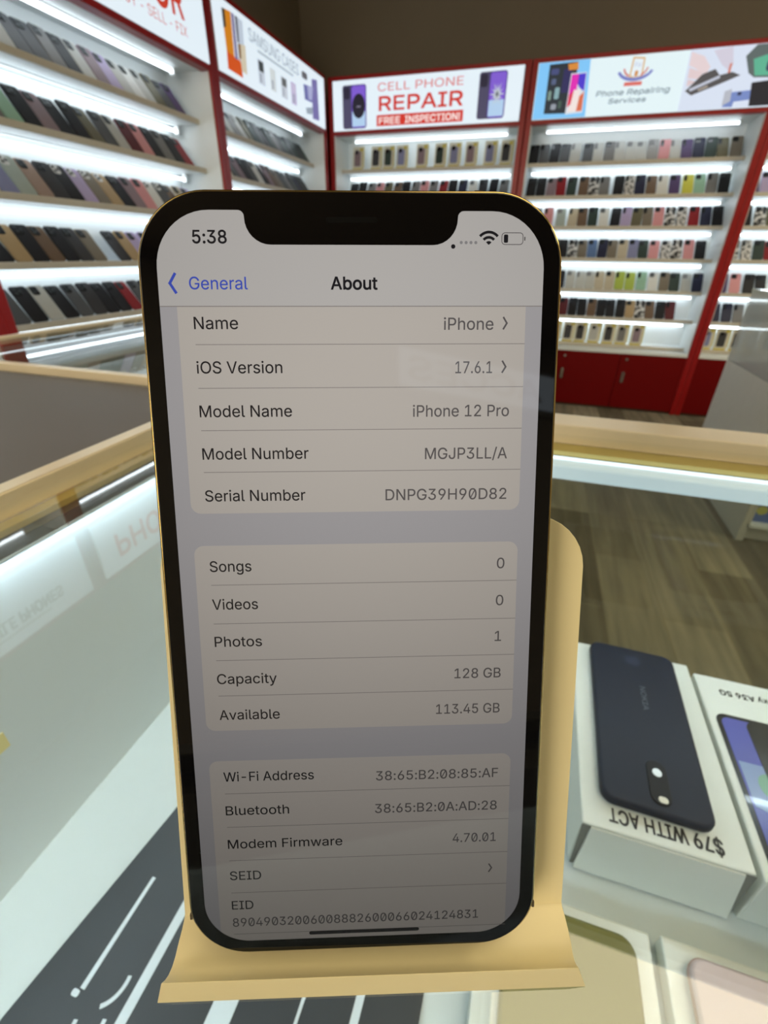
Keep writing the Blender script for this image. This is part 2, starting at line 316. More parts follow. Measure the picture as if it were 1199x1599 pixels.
J396|185 -7 45 0 -45 0 -110 40 29 -27 -28 26 -42 112 0 -48 0 10 0 28 0 -9 22 0 65 0 -22 0 0 -9 0 -28 0 10 0 -31 24 -71 -16 17 15 -16 63 -24 -26 0 26 0 63 24 -16 -16 16 17 24 71 0 -31 0 122 0 364 0 -121 21 0 64 0 -21 0 0 -121 0 -364 0 122 0 -48 -42 -112 28 26 -28 -27
K467|104 145 42 44 0 24 0 71 0 -23 12 16 35 45 -11 -14 12 14 35 42 -12 -13 13 14 38 41 -13 -13 50 55 152 165 -51 -55 28 0 84 0 -28 0 -72 -78 -217 -233 73 77 -1 0 -3 0 1 0 -41 -43|60 0 22 0 0 170 0 509 0 -170 22 0 65 0 -22 0 0 -58 0 -175 0 58 -1 -36 -1 -109 0 36 0 -11 1 -32 -1 11 0 -64 0 -193 0 64 -22 0|372 0 26 0 -61 86 -184 259 61 -86 13 17 40 50 -13 -16 74 -103 221 -309 -74 103 -26 0
L393|60 0 100 0 0 170 0 509 0 -170 22 0 65 0 -22 0 0 -151 0 -452 0 151 78 0 236 0 -79 0 0 -19 0 -57 0 19 -100 0
M628|60 0 21 0 0 170 0 509 0 -170 31 0 92 0 -31 0 41 -107 125 -322 -42 107 3 -7 10 -28 -3 11 4 -11 12 -36 -4 13 4 -13 12 -39 -4 13 4 -13 11 -35 -3 10 -5 0 -15 0 5 0 3 10 11 34 -4 -13 4 12 12 38 -4 -13 4 13 12 37 -4 -11 4 12 10 29 -3 -8 42 107 124 322 -41 -107 31 0 92 0 -31 0 0 -170 0 -509 0 170 -21 0 -64 0 21 0 0 97 0 291 0 -97 0 11 0 36 0 -13 1 13 1 42 0 -15 0 14 1 44 0 -15 0 15 1 44 0 -14 2 0 6 0 -2 0 -5 -16 -15 -48 5 17 -6 -16 -16 -46 5 15 -5 -15 -15 -41 5 12 -4 -13 -11 -31 3 8 -38 -97 -114 -291 38 97 -19 0 -56 0 19 0 -38 97 -116 291 39 -97 -3 8 -11 30 4 -12 -4 12 -14 40 5 -15 -5 15 -16 47 6 -17 -5 16 -17 49 6 -16 2 0 7 0 -2 0 0 -13 1 -41 0 15 0 -15 1 -44 0 15 0 -15 1 -44 -1 14 0 -13 0 -37 0 11 0 -97 0 -291 0 97 -21 0
N523|60 0 22 0 0 170 0 509 0 -170 25 0 76 0 -25 0 69 -109 207 -326 -69 108 6 -9 20 -32 -8 13 7 -13 25 -44 -9 16 8 -17 26 -52 -9 18 -3 0 -9 -1 3 0 -2 18 -4 54 0 -18 -1 18 -2 49 0 -15 0 15 0 38 0 -10 0 105 0 314 0 -105 21 0 64 0 -21 0 0 -170 0 -509 0 170 -25 0 -76 0 25 0 -62 97 -185 290 62 -97 -8 13 -25 41 9 -15 -8 14 -29 50 11 -19 -11 19 -40 71 15 -28 3 1 11 2 -4 -1 1 -26 3 -70 -1 21 1 -22 2 -56 0 16 1 -16 1 -37 0 9 0 -97 0 -291 0 97 -22 0
O533|267 -7 44 0 -44 0 -117 32 34 -21 -34 21 -80 90 20 -39 -20 39 -30 139 0 -53 0 54 30 139 -20 -39 20 39 80 91 -34 -22 34 21 117 32 -44 0 44 0 117 -32 -34 21 34 -22 80 -91 -20 39 19 -39 29 -139 0 54 0 -53 -29 -139 19 39 -20 -39 -80 -90 34 21 -34 -21|267 53 -31 0 30 0 82 23 -24 -15 25 15 59 68 -14 -30 15 30 22 110 0 -43 0 44 -22 111 15 -30 -14 30 -59 68 25 -16 -24 15 -82 23 30 0 -31 0 -83 -23 25 15 -25 -16 -59 -69 15 30 -14 -30 -22 -110 0 43 0 -43 22 -110 -14 30 15 -30 59 -68 -25 16 25 -15
P445|60 0 22 0 0 170 0 509 0 -170 58 0 175 0 -58 0 39 0 97 -22 -25 15 26 -14 58 -57 -13 24 12 -25 19 -82 0 30 0 -31 -19 -83 12 25 -13 -24 -58 -58 26 15 -25 -14 -97 -21 39 0 -42 0 -126 0 42 0 0 19 0 56 0 -18 41 0 124 0 -42 0 26 0 64 14 -16 -9 16 9 36 38 -8 -16 8 16 11 54 0 -20 0 20 -11 54 8 -16 -8 15 -36 37 16 -9 -17 9 -65 13 27 0 -36 0 -107 0 35 0 0 -151 0 -452 0 151 -22 0
R449|60 0 22 0 0 170 0 509 0 -170 59 0 176 0 -59 0 39 0 97 -20 -26 13 26 -14 57 -56 -12 24 13 -23 19 -81 0 30 0 -31 -19 -81 13 24 -12 -23 -57 -54 26 13 -26 -13 -97 -19 39 0 -47 0 -140 0 47 0 0 19 0 57 0 -19 46 0 138 0 -46 0 26 0 64 12 -17 -8 16 8 36 33 -8 -14 7 15 11 52 0 -20 0 20 -11 53 7 -15 -8 15 -36 35 16 -9 -17 8 -65 12 26 0 -36 0 -108 0 36 0 0 -151 0 -452 0 151 -22 0|353 0 25 0 -41 76 -123 229 41 -76 24 0 73 0 -24 0 41 -76 125 -229 -42 76 -25 0
S447|224 -9 39 0 -37 0 -96 18 27 -12 -28 12 -64 51 15 -22 -15 22 -26 77 2 -30 22 0 66 0 -22 0 2 -20 19 -49 -11 13 11 -13 43 -29 -17 6 18 -7 58 -10 -21 0 23 0 62 11 -18 -7 18 8 43 32 -10 -14 11 13 17 47 0 -18 0 16 -14 40 9 -10 -9 10 -36 26 15 -7 -15 6 -51 17 19 -5 -21 6 -61 17 20 -5 -42 12 -98 50 23 -21 -23 22 -34 83 0 -33 0 29 23 76 -15 -22 15 21 63 50 -27 -12 26 12 89 18 -33 0 34 0 89 -18 -26 12 26 -12 61 -49 -15 20 15 -21 24 -71 -1 26 -21 0 -64 0 21 0 -2 25 -35 59 21 -14 -21 14 -77 22 31 0 -22 0 -58 -11 17 7 -16 -7 -38 -30 9 13 -9 -12 -14 -42 0 15 0 -18 16 -42 -11 10 11 -11 38 -26 -15 6 15 -6 43 -15 -13 4 18 -4 52 -14 -17 5 15 -4 48 -15 -17 6 16 -7 47 -26 -15 10 14 -11 36 -40 -10 16 9 -17 13 -59 0 23 0 -28 -22 -75 15 22 -14 -23 -63 -53 28 13 -27 -13
T449|32 452 53 0 0 19 0 57 0 -19 128 0 385 0 -129 0 0 -19 0 -57 0 19 -54 0 -160 0 53 0 0 -151 0 -452 0 151 -22 0 -64 0 21 0 0 151 0 452 0 -151 -54 0
U517|259 -8 40 0 -40 0 -105 23 30 -15 -30 16 -69 65 16 -27 -17 27 -25 93 0 -35 0 112 0 336 0 -112 21 0 64 0 -21 0 0 -110 0 -331 0 110 0 -24 17 -65 -11 19 11 -19 46 -45 -20 11 20 -11 72 -16 -28 0 28 0 72 16 -20 -11 20 11 46 45 -11 -19 10 19 16 65 0 -24 0 110 0 331 0 -110 21 0 64 0 -21 0 0 -112 0 -336 0 112 0 -35 -24 -93 16 27 -17 -27 -70 -65 30 16 -29 -15
V480|204 0 25 0 -63 170 -188 509 63 -170 23 0 68 0 -22 0 36 -101 108 -303 -36 101 6 -17 23 -69 -9 29 9 -28 33 -106 -13 42 -5 0 -13 0 4 0 12 43 32 107 -9 -28 9 28 23 68 -6 -17 35 101 105 303 -35 -101 22 0 68 0 -23 0 -62 -170 -185 -509 62 170 -25 0
W686|155 0 25 0 -46 170 -139 509 47 -170 22 0 66 0 -22 0 27 -105 81 -313 -27 104 5 -17 12 -51 -3 18 4 -17 12 -51 -4 17 3 -18 10 -54 -3 18 -3 0 -8 0 3 0 4 18 11 54 -4 -18 3 17 11 51 -4 -17 4 18 13 51 -4 -17 27 104 82 313 -27 -105 25 0 74 0 -25 0 27 -105 82 -313 -28 104 4 -17 12 -51 -4 18 4 -17 12 -51 -4 17 4 -18 11 -54 -3 18 -3 0 -9 0 3 0 4 18 11 54 -4 -18 3 17 11 51 -4 -17 5 18 13 51 -4 -17 27 104 80 313 -27 -105 22 0 67 0 -23 0 -47 -170 -140 -509 47 170 -25 0 -75 0 25 0 -29 108 -87 323 29 -108 -6 21 -17 68 6 -24 -5 25 -15 84 5 -31 5 0 14 0 -5 0 -5 -30 -15 -80 5 24 -5 -24 -17 -72 6 24 -29 -108 -88 -323 30 108 -25 0
X474|18 0 25 0 66 95 199 284 -66 -94 0 -16 0 -48 0 16 -62 91 -188 273 63 -91 25 0 75 0 -25 0 25 -36 74 -109 -25 37 10 -15 26 -39 -7 11 7 -11 19 -32 -6 11 6 -11 20 -37 -7 14 -3 0 -11 0 4 0 7 14 20 37 -6 -11 6 10 20 32 -8 -11 7 11 26 39 -10 -15 25 37 76 109 -26 -36 24 0 72 0 -24 0 -62 -90 -187 -270 62 90 0 16 0 48 0 -16 65 -96 197 -287 -66 96 -25 0 -74 0 24 0 -30 43 -90 129 30 -43 -9 14 -24 36 7 -10 -6 10 -18 30 6 -10 -6 11 -20 36 8 -14 5 0 14 0 -4 0 -6 -13 -19 -35 6 11 -6 -10 -19 -30 7 10 -7 -11 -24 -37 9 14 -30 -43 -91 -129 31 43 -24 0
Y472|203 0 22 0 0 69 0 208 0 -69 -62 100 -187 301 63 -100 25 0 75 0 -25 0 34 -55 101 -165 -33 55 11 -18 30 -52 -9 17 9 -17 28 -62 -10 25 -9 0 -26 0 8 0 9 25 27 63 -9 -17 9 17 29 51 -10 -17 34 55 101 165 -34 -55 25 0 74 0 -25 0 -62 -100 -187 -301 62 100 0 -69 0 -208 0 69 -21 0
a389|160 -9 22 0 -24 0 -66 14 20 -9 -19 9 -46 40 11 -18 -12 17 -18 63 0 -25 0 22 13 53 -8 -14 9 14 35 32 -15 -8 14 8 47 18 -17 -4 18 4 53 9 -18 -2 23 3 56 7 -15 -2 14 1 31 8 -7 -4 7 4 11 20 0 -10 0 0 0 2 0 -1 0 15 -9 40 6 -11 -6 11 -27 25 12 -6 -12 6 -44 9 17 0 -18 0 -47 -9 13 6 -13 -5 -31 -21 8 8 -8 -9 -18 -27 4 9 -20 6 -59 17 20 -6 9 23 38 55 -17 -14 16 14 54 29 -20 -6 20 6 61 9 -21 0 14 0 45 -5 -16 4 16 -3 47 -19 -15 10 15 -9 36 -40 -9 18 10 -17 15 -69 0 29 0 -83 0 -251 0 84 -20 0 -60 0 20 0 0 17 0 52 0 -17 -2 0 -5 0 2 0 -4 -9 -20 -27 9 9 -9 -10 -37 -24 15 6 -15 -6|170 45 -15 0 23 0 58 14 -16 -9 15 9 35 34 -8 -14 8 14 13 45 0 -16 0 17 0 52 0 -17 -3 -3 -17 -8 9 2 -8 -2 -28 -6 11 2 -10 -2 -31 -5 10 1 -10 -1 -25 -3 7 1 -14 -2 -41 -9 13 4 -13 -5 -31 -20 8 9 -7 -8 -11 -34 0 14 0 -13 10 -33 -7 9 7 -9 28 -20 -12 5 12 -4
b424|229 -8 32 0 -23 0 -57 12 15 -8 -14 8 -34 27 8 -10 -9 11 -20 28 5 -8 -2 0 -6 0 2 0 0 -20 0 -59 0 20 -20 0 -59 0 19 0 0 170 0 509 0 -170 20 0 61 0 -21 0 0 -63 0 -190 0 63 1 0 4 0 -1 0 5 8 19 27 -8 -10 8 10 34 27 -14 -8 15 8 58 11 -24 0 32 0 84 -23 -24 15 24 -16 57 -68 -14 29 13 -30 20 -104 0 40 0 -40 -20 -105 13 30 -14 -29 -57 -68 24 16 -24 -16|220 47 -23 0 24 0 59 19 -16 -13 16 12 37 51 -8 -22 8 21 12 72 0 -27 0 27 -12 72 8 -21 -8 21 -36 50 16 -12 -16 13 -60 19 24 0 -23 0 -59 -18 16 12 -16 -12 -36 -49 8 21 -8 -21 -12 -74 0 28 0 -28 12 -74 -8 21 8 -21 37 -50 -16 12 16 -12
c396|207 -8 19 0 -34 0 -90 24 26 -16 -26 17 -61 69 15 -29 -15 29 -22 102 0 -38 0 40 22 104 -15 -29 15 30 61 69 -26 -17 26 16 90 24 -34 0 19 0 53 -7 -17 5 16 -5 45 -21 -13 9 14 -9 35 -34 -10 13 10 -13 22 -45 -5 17 -20 -5 -59 -15 19 5 -3 10 -13 27 6 -8 -5 8 -20 22 8 -6 -8 6 -28 14 11 -3 -10 3 -35 5 13 0 -25 0 -62 -20 16 13 -16 -13 -37 -52 8 22 -8 -21 -12 -71 0 26 0 -25 12 -70 -8 22 8 -21 37 -51 -16 13 16 -13 62 -20 -25 0 13 0 36 6 -11 -4 10 3 28 14 -8 -6 8 6 21 23 -6 -9 5 8 12 28 -3 -10 20 -5 59 -15 -20 5 -5 -17 -22 -46 10 14 -9 -13 -35 -35 14 10 -13 -9 -45 -22 16 5 -17 -5
d424|195 -8 24 0 -31 0 -84 24 25 -16 -24 16 -56 68 13 -29 -14 30 -21 105 0 -40 0 40 21 104 -14 -30 14 29 57 68 -24 -16 24 15 84 23 -32 0 23 0 57 -11 -15 8 15 -8 34 -27 -8 10 9 -10 19 -27 -4 8 2 0 5 0 -2 0 0 63 0 190 0 -63 20 0 61 0 -21 0 0 -170 0 -509 0 170 -20 0 -59 0 19 0 0 20 0 59 0 -20 -2 0 -6 0 2 0 -5 -8 -20 -28 8 11 -9 -10 -35 -27 15 8 -14 -8|205 47 -24 0 22 0 58 18 -16 -12 16 12 36 50 -8 -21 9 21 13 74 0 -28 0 28 -12 74 8 -21 -8 21 -37 49 16 -12 -16 12 -58 18 23 0 -24 0 -60 -19 16 13 -16 -12 -37 -50 8 21 -8 -21 -12 -72 0 27 0 -27 13 -72 -9 21 8 -22 36 -51 -16 12 16 -13
e404|212 -8 26 0 -37 0 -95 24 26 -16 -27 17 -61 69 14 -29 -15 29 -22 102 0 -39 0 39 21 103 -14 -30 14 29 60 69 -26 -16 26 17 90 25 -34 0 21 0 61 -10 -20 7 19 -7 53 -33 -16 15 16 -15 38 -59 -9 24 9 -24 14 -88 0 34 0 -8 0 -25 0 9 -99 0 -296 0 99 0 0 18 0 52 0 -17 88 0 263 0 -88 0 -9 -6 -28 -19 9 6 0 25 -12 67 8 -20 -8 19 -35 45 15 -11 -16 11 -58 16 23 0 -23 0 -59 -17 17 12 -16 -11 -37 -43 9 18 -9 -19 -13 -59 0 21 0 -11 0 -33 0 11 0 -28 14 -72 -9 20 10 -19 41 -45 -17 11 17 -10 61 -15 -23 0 16 0 42 7 -13 -5 12 4 31 20 -8 -9 9 9 21 32 -5 -12 19 -4 59 -14 -20 5 -6 -20 -30 -52 14 15 -14 -15 -52 -35 20 9 -21 -8
g425|207 -151 31 0 -28 0 -73 11 21 -7 -21 8 -52 30 14 -13 -13 12 -31 41 7 -15 16 9 50 28 -17 -9 6 -8 21 -25 -9 9 8 -9 32 -22 -13 6 14 -6 53 -9 -21 0 31 0 75 22 -19 -15 20 15 29 69 0 -31 0 25 0 74 0 -24 -1 0 -5 0 2 0 -5 -8 -19 -27 8 10 -9 -9 -35 -25 15 7 -14 -8 -57 -11 24 0 -31 0 -82 22 24 -15 -25 14 -58 63 14 -28 -14 28 -21 101 0 -39 0 39 21 102 -14 -29 14 29 57 68 -24 -16 25 15 84 23 -31 0 24 0 57 -11 -14 8 15 -8 35 -27 -8 10 9 -10 20 -27 -5 8 1 0 5 0 -2 0 0 20 0 60 0 -20 20 0 59 0 -19 0 0 -129 0 -388 0 130 0 -33 -22 -81 15 21 -15 -21 -59 -46 25 10 -25 -10|205 59 -24 0 23 0 59 16 -16 -11 16 11 36 46 -8 -20 8 20 12 72 0 -28 0 27 -12 71 8 -21 -8 20 -36 48 16 -11 -16 12 -59 18 23 0 -24 0 -60 -18 16 12 -16 -13 -36 -50 8 21 -9 -20 -13 -69 0 26 0 -27 13 -70 -9 20 8 -20 36 -47 -16 11 17 -11
h410|114 227 0 22 0 -76 0 -227 0 76 -21 0 -61 0 20 0 0 170 0 509 0 -170 20 0 61 0 -21 0 0 -74 0 -222 0 74 -4 0 -12 0 4 0 12 35 50 75 -21 -15 22 15 75 22 -28 0 26 0 68 -15 -19 10 20 -11 46 -48 -11 21 11 -22 16 -81 0 33 0 -80 0 -240 0 80 -20 0 -61 0 20 0 0 78 0 235 0 -78 0 30 -23 69 15 -16 -15 17 -63 25 27 0 -18 0 -49 -12 14 8 -15 -8 -35 -34 9 15 -8 -16
i167|53 0 20 0 0 126 0 379 0 -126 20 0 61 0 -21 0 0 -126 0 -379 0 126 -21 0|84 443 11 0 -12 0 -30 12 8 -8 -9 7 -13 28 0 -11 0 11 13 29 -9 -8 8 8 30 12 -12 0 11 0 30 -12 -8 8 8 -8 12 -29 0 11 0 -11 -12 -28 8 7 -8 -8
l189|139 -2 8 0 -29 0 -65 22 14 -15 -14 15 -21 64 0 -27 0 142 0 425 0 -142 20 0 61 0 -21 0 0 -137 0 -410 0 136 0 -18 6 -37 -4 7 5 -7 26 -10 -13 0 6 0 14 1 -3 -1 4 0 10 1 -3 0 3 -17 11 -51 -4 17 -6 -2 -19 -4 7 1 -8 -1
m610|53 0 20 0 0 126 0 379 0 -126 19 0 59 0 -20 0 0 -28 0 -84 0 28 -1 0 -4 0 1 0 5 21 24 51 -11 -14 12 13 40 30 -15 -7 15 7 47 10 -16 0 28 0 68 -25 -17 17 18 -17 34 -66 -5 27 -3 0 -9 0 3 0 5 18 25 48 -12 -14 12 14 44 32 -17 -8 17 7 56 11 -21 0 22 0 60 -14 -18 9 18 -10 44 -44 -11 20 10 -19 16 -73 0 30 0 -85 0 -255 0 85 -21 0 -61 0 20 0 0 85 0 254 0 -85 0 27 -23 59 15 -12 -16 12 -54 17 20 0 -17 0 -45 -10 13 7 -12 -7 -29 -30 7 13 -6 -12 -10 -43 0 16 0 -82 0 -247 0 82 -20 0 -61 0 21 0 0 87 0 260 0 -87 0 21 -21 51 14 -13 -14 13 -54 19 22 0 -14 0 -41 -10 13 7 -14 -7 -32 -31 8 14 -8 -13 -12 -51 0 20 0 -79 0 -238 0 79 -21 0
n410|114 227 0 22 0 -76 0 -227 0 76 -21 0 -61 0 20 0 0 126 0 379 0 -126 19 0 59 0 -20 0 0 -30 0 -92 0 31 -3 0 -10 0 4 0 12 35 50 75 -21 -15 22 15 75 22 -28 0 26 0 68 -15 -19 10 19 -11 46 -48 -11 21 11 -22 16 -81 0 33 0 -80 0 -240 0 80 -20 0 -61 0 20 0 0 78 0 235 0 -78 0 30 -23 69 15 -16 -15 17 -63 25 27 0 -18 0 -49 -12 14 8 -15 -8 -35 -34 9 15 -8 -16
o415|207 -8 35 0 -34 0 -90 24 26 -16 -26 17 -61 69 15 -29 -15 29 -22 102 0 -38 0 40 22 104 -15 -29 15 30 61 69 -26 -17 26 16 90 24 -34 0 35 0 92 -24 -26 16 26 -17 60 -69 -14 30 15 -29 22 -104 0 40 0 -38 -22 -102 15 29 -14 -29 -60 -69 26 17 -26 -16|207 46 -25 0 26 0 63 20 -16 -13 17 13 37 51 -8 -21 8 22 12 70 0 -25 0 26 -12 71 8 -22 -8 22 -37 52 17 -13 -16 13 -63 20 26 0 -25 0 -62 -20 16 13 -16 -13 -37 -52 8 22 -8 -21 -12 -71 0 26 0 -25 12 -70 -8 22 8 -21 37 -51 -16 13 16 -13
p424|53 -143 20 0 0 174 0 522 0 -174 19 0 59 0 -20 0 0 -20 0 -60 0 20 2 0 6 0 -2 0 5 8 19 27 -8 -10 8 10 34 27 -14 -8 15 8 58 11 -24 0 32 0 84 -23 -24 15 24 -16 57 -68 -14 29 13 -30 20 -104 0 40 0 -40 -20 -105 13 30 -14 -29 -57 -68 24 16 -24 -16 -84 -24 32 0 -23 0 -56 12 14 -8 -15 8 -35 27 8 -10 -8 11 -20 28 5 -8 -1 0 -4 0 1 0 0 -67 0 -202 0 67 -21 0|220 47 -23 0 24 0 59 19 -16 -13 16 12 37 51 -8 -22 8 21 12 72 0 -27 0 27 -12 72 8 -21 -8 21 -36 50 16 -12 -16 13 -60 19 24 0 -23 0 -59 -18 16 12 -16 -12 -36 -49 8 21 -8 -21 -12 -74 0 28 0 -28 12 -74 -8 21 8 -21 37 -50 -16 12 16 -12
r259|53 0 20 0 0 126 0 379 0 -126 19 0 59 0 -20 0 0 -19 0 -58 0 19 1 0 3 0 -1 0 7 19 37 46 -17 -12 18 12 61 18 -23 0 5 0 16 -1 -6 1 6 0 14 0 -3 0 0 -21 0 -62 0 21 -1 1 -13 2 7 -1 -7 1 -23 2 8 0 -18 0 -48 -11 14 7 -14 -8 -33 -31 8 13 -8 -14 -12 -47 0 18 0 -79 0 -237 0 79 -21 0
s365|182 -8 29 0 -26 0 -70 11 21 -7 -20 8 -50 35 13 -15 -13 15 -26 56 4 -22 19 4 58 13 -20 -5 5 -21 30 -47 -15 10 15 -10 57 -15 -23 0 27 0 63 17 -15 -11 16 12 24 41 0 -16 0 13 -14 33 9 -9 -9 8 -42 19 19 -4 -21 5 -63 15 21 -5 -34 8 -77 38 17 -17 -17 17 -25 66 0 -27 0 22 18 58 -12 -17 12 16 50 38 -21 -9 21 10 72 14 -27 0 26 0 67 -12 -19 8 18 -7 45 -33 -12 14 11 -14 25 -49 -5 19 -19 -4 -56 -13 19 4 -5 15 -25 39 12 -12 -13 11 -56 17 25 0 -22 0 -56 -16 15 10 -15 -11 -22 -40 0 16 0 -14 15 -34 -10 9 10 -8 48 -20 -22 5 19 -5 57 -14 -19 5 35 -8 77 -38 -16 17 17 -17 25 -64 0 26 0 -23 -19 -60 13 17 -12 -17 -52 -41 22 10 -23 -9
t227|204 379 -66 0 0 -17 0 -52 0 17 -66 0 -198 0 66 0 0 17 0 52 0 -17 66 0|65 471 0 -126 20 0 61 0 -20 0 0 -124 0 -373 0 124 0 -17 10 -37 -7 8 7 -7 34 -11 -16 0 4 0 15 1 -6 -1 6 1 17 3 -5 -1 4 -18 11 -52 -4 17 -6 -2 -21 -5 8 1 -8 -1 -24 -1 8 0 -32 0 -76 25 18 -17 -18 17 -27 72 0 -31 0 126
u410|182 -5 29 0 -25 0 -67 16 19 -11 -20 10 -46 48 11 -22 -11 21 -16 80 0 -32 0 80 0 240 0 -80 20 0 61 0 -21 0 0 -78 0 -235 0 78 0 -30 23 -69 -16 16 15 -17 63 -25 -27 0 18 0 49 12 -14 -8 15 8 34 35 -8 -16 9 15 13 56 0 -22 0 75 0 226 0 -75 20 0 61 0 -20 0 0 -126 0 -379 0 126 -20 0 -59 0 20 0 0 31 0 92 0 -31 3 0 9 0 -3 0 -12 -35 -50 -75 22 15 -22 -15
v389|163 0 21 0 -49 126 -146 379 49 -126 23 0 67 0 -22 0 27 -74 81 -224 -27 75 9 -23 22 -68 -6 23 6 -23 19 -66 -7 21 -8 0 -22 0 7 0 7 21 19 66 -6 -23 6 23 21 68 -8 -23 27 75 81 224 -27 -74 22 0 66 0 -22 0 -48 -126 -145 -379 49 126 -21 0
w567|138 0 20 0 -39 126 -115 379 38 -126 21 0 64 0 -21 0 16 -55 46 -165 -15 55 7 -23 21 -77 -7 28 7 -29 21 -96 -7 35 -3 0 -10 0 3 0 7 34 21 94 -7 -29 7 28 20 79 -7 -24 15 55 46 165 -15 -55 21 0 64 0 -21 0 16 -55 46 -165 -15 55 6 -24 20 -78 -7 28 6 -29 20 -95 -7 35 -3 0 -11 0 4 0 8 34 22 94 -7 -28 7 29 21 79 -7 -24 15 55 46 165 -15 -55 22 0 65 0 -22 0 -39 -126 -116 -379 39 126 -20 0 -61 0 21 0 -16 57 -49 172 16 -58 -5 17 -14 53 4 -18 -5 18 -14 55 4 -19 -5 19 -14 58 4 -20 4 0 14 0 -5 0 -5 -19 -14 -58 4 19 -5 -19 -14 -55 4 18 -5 -19 -15 -53 5 17 -17 -58 -49 -172 16 57 -21 0
x379|21 0 23 0 50 73 150 218 -50 -73 0 -16 0 -47 0 16 -47 69 -142 208 47 -69 23 0 71 0 -24 0 16 -24 47 -73 -15 24 13 -19 32 -53 -9 17 9 -16 28 -47 -9 15 -10 0 -32 0 11 0 10 15 27 47 -8 -16 9 17 31 53 -12 -19 16 24 49 73 -16 -24 23 0 70 0 -24 0 -48 -70 -143 -210 47 70 0 15 0 45 0 -15 49 -71 149 -214 -50 71 -24 0 -71 0 23 0 -19 28 -56 85 18 -28 -12 18 -31 51 9 -16 -9 16 -27 46 9 -15 10 0 32 0 -11 0 -10 -15 -27 -46 8 16 -8 -16 -30 -51 12 18 -19 -28 -57 -85 19 28 -23 0
y389|47 -139 4 -1 5 18 14 53 -4 -17 4 0 10 -1 -3 0 12 -3 33 -2 -10 -2 10 2 26 15 -8 -8 8 8 21 38 -6 -17 4 12 12 35 -4 -12 -49 127 -146 380 49 -127 23 0 67 0 -22 0 27 -74 81 -224 -27 75 9 -23 22 -68 -6 22 6 -23 19 -66 -7 21 -8 0 -22 0 7 0 6 21 18 66 -6 -23 7 23 22 68 -8 -23 27 75 81 224 -27 -74 22 0 66 0 -22 0 -55 -145 -167 -437 56 146 -8 -20 -27 -49 10 13 -11 -13 -38 -29 14 7 -14 -6 -48 -9 18 0 -10 0 -26 2 7 -1 -8 1
"""
GLYPHS = {}
for _l in FONT.strip('\n').split('\n'):
    _c, _rest = _l[0], _l[1:].split('|')
    _sp = []
    for _q in _rest[1:]:
        if not _q:
            continue
        _n = list(map(int, _q.split()))
        _x = _y = 0
        _pts = []
        for _i in range(0, len(_n), 6):
            _x += _n[_i]; _y += _n[_i + 1]
            _pts.append((_x, _y, _x + _n[_i + 2], _y + _n[_i + 3], _x + _n[_i + 4], _y + _n[_i + 5]))
        _sp.append(_pts)
    GLYPHS[_c] = (int(_rest[0]), _sp)
CAP = 509.0      # cap height of the glyph outlines
_gm = {}
def glyph_mesh(c):
    """triangles of one glyph, filled by the non-zero winding rule"""
    if c in _gm:
        return _gm[c]
    loops = []
    for s in GLYPHS[c][1]:
        pts = []
        for i, p in enumerate(s):
            q = s[(i + 1) % len(s)]
            a, h1, h2, b = Vector(p[0:2]), Vector(p[4:6]), Vector(q[2:4]), Vector(q[0:2])
            straight = abs((h1 - a).cross(b - a)) < 2 * (b - a).length and abs((h2 - a).cross(b - a)) < 2 * (b - a).length
            n = 1 if straight else 4
            for k in range(n):
                t = k / n
                pts.append(a * (1 - t) ** 3 + h1 * 3 * t * (1 - t) ** 2 + h2 * 3 * t * t * (1 - t) + b * t ** 3)
        loops.append(pts)
    vs, es = [], []
    for lp in loops:
        o = len(vs)
        vs += lp
        es += [(o + i, o + (i + 1) % len(lp)) for i in range(len(lp))]
    ov, oe, of, *_ = geometry.delaunay_2d_cdt(vs, es, [], 0, 0.01)
    keep = []
    for f in of:
        m = sum((ov[i] for i in f), Vector((0, 0))) / len(f)
        w = 0
        for lp in loops:
            for i in range(len(lp)):
                a, b = lp[i], lp[(i + 1) % len(lp)]
                if (a.y <= m.y) != (b.y <= m.y):
                    x = a.x + (m.y - a.y) / (b.y - a.y) * (b.x - a.x)
                    if x > m.x:
                        w += 1 if b.y > a.y else -1
        if w:
            keep.append(list(f) if (ov[f[1]] - ov[f[0]]).cross(ov[f[2]] - ov[f[0]]) > 0 else list(f)[::-1])
    _gm[c] = ([tuple(p) for p in ov], keep)
    return _gm[c]

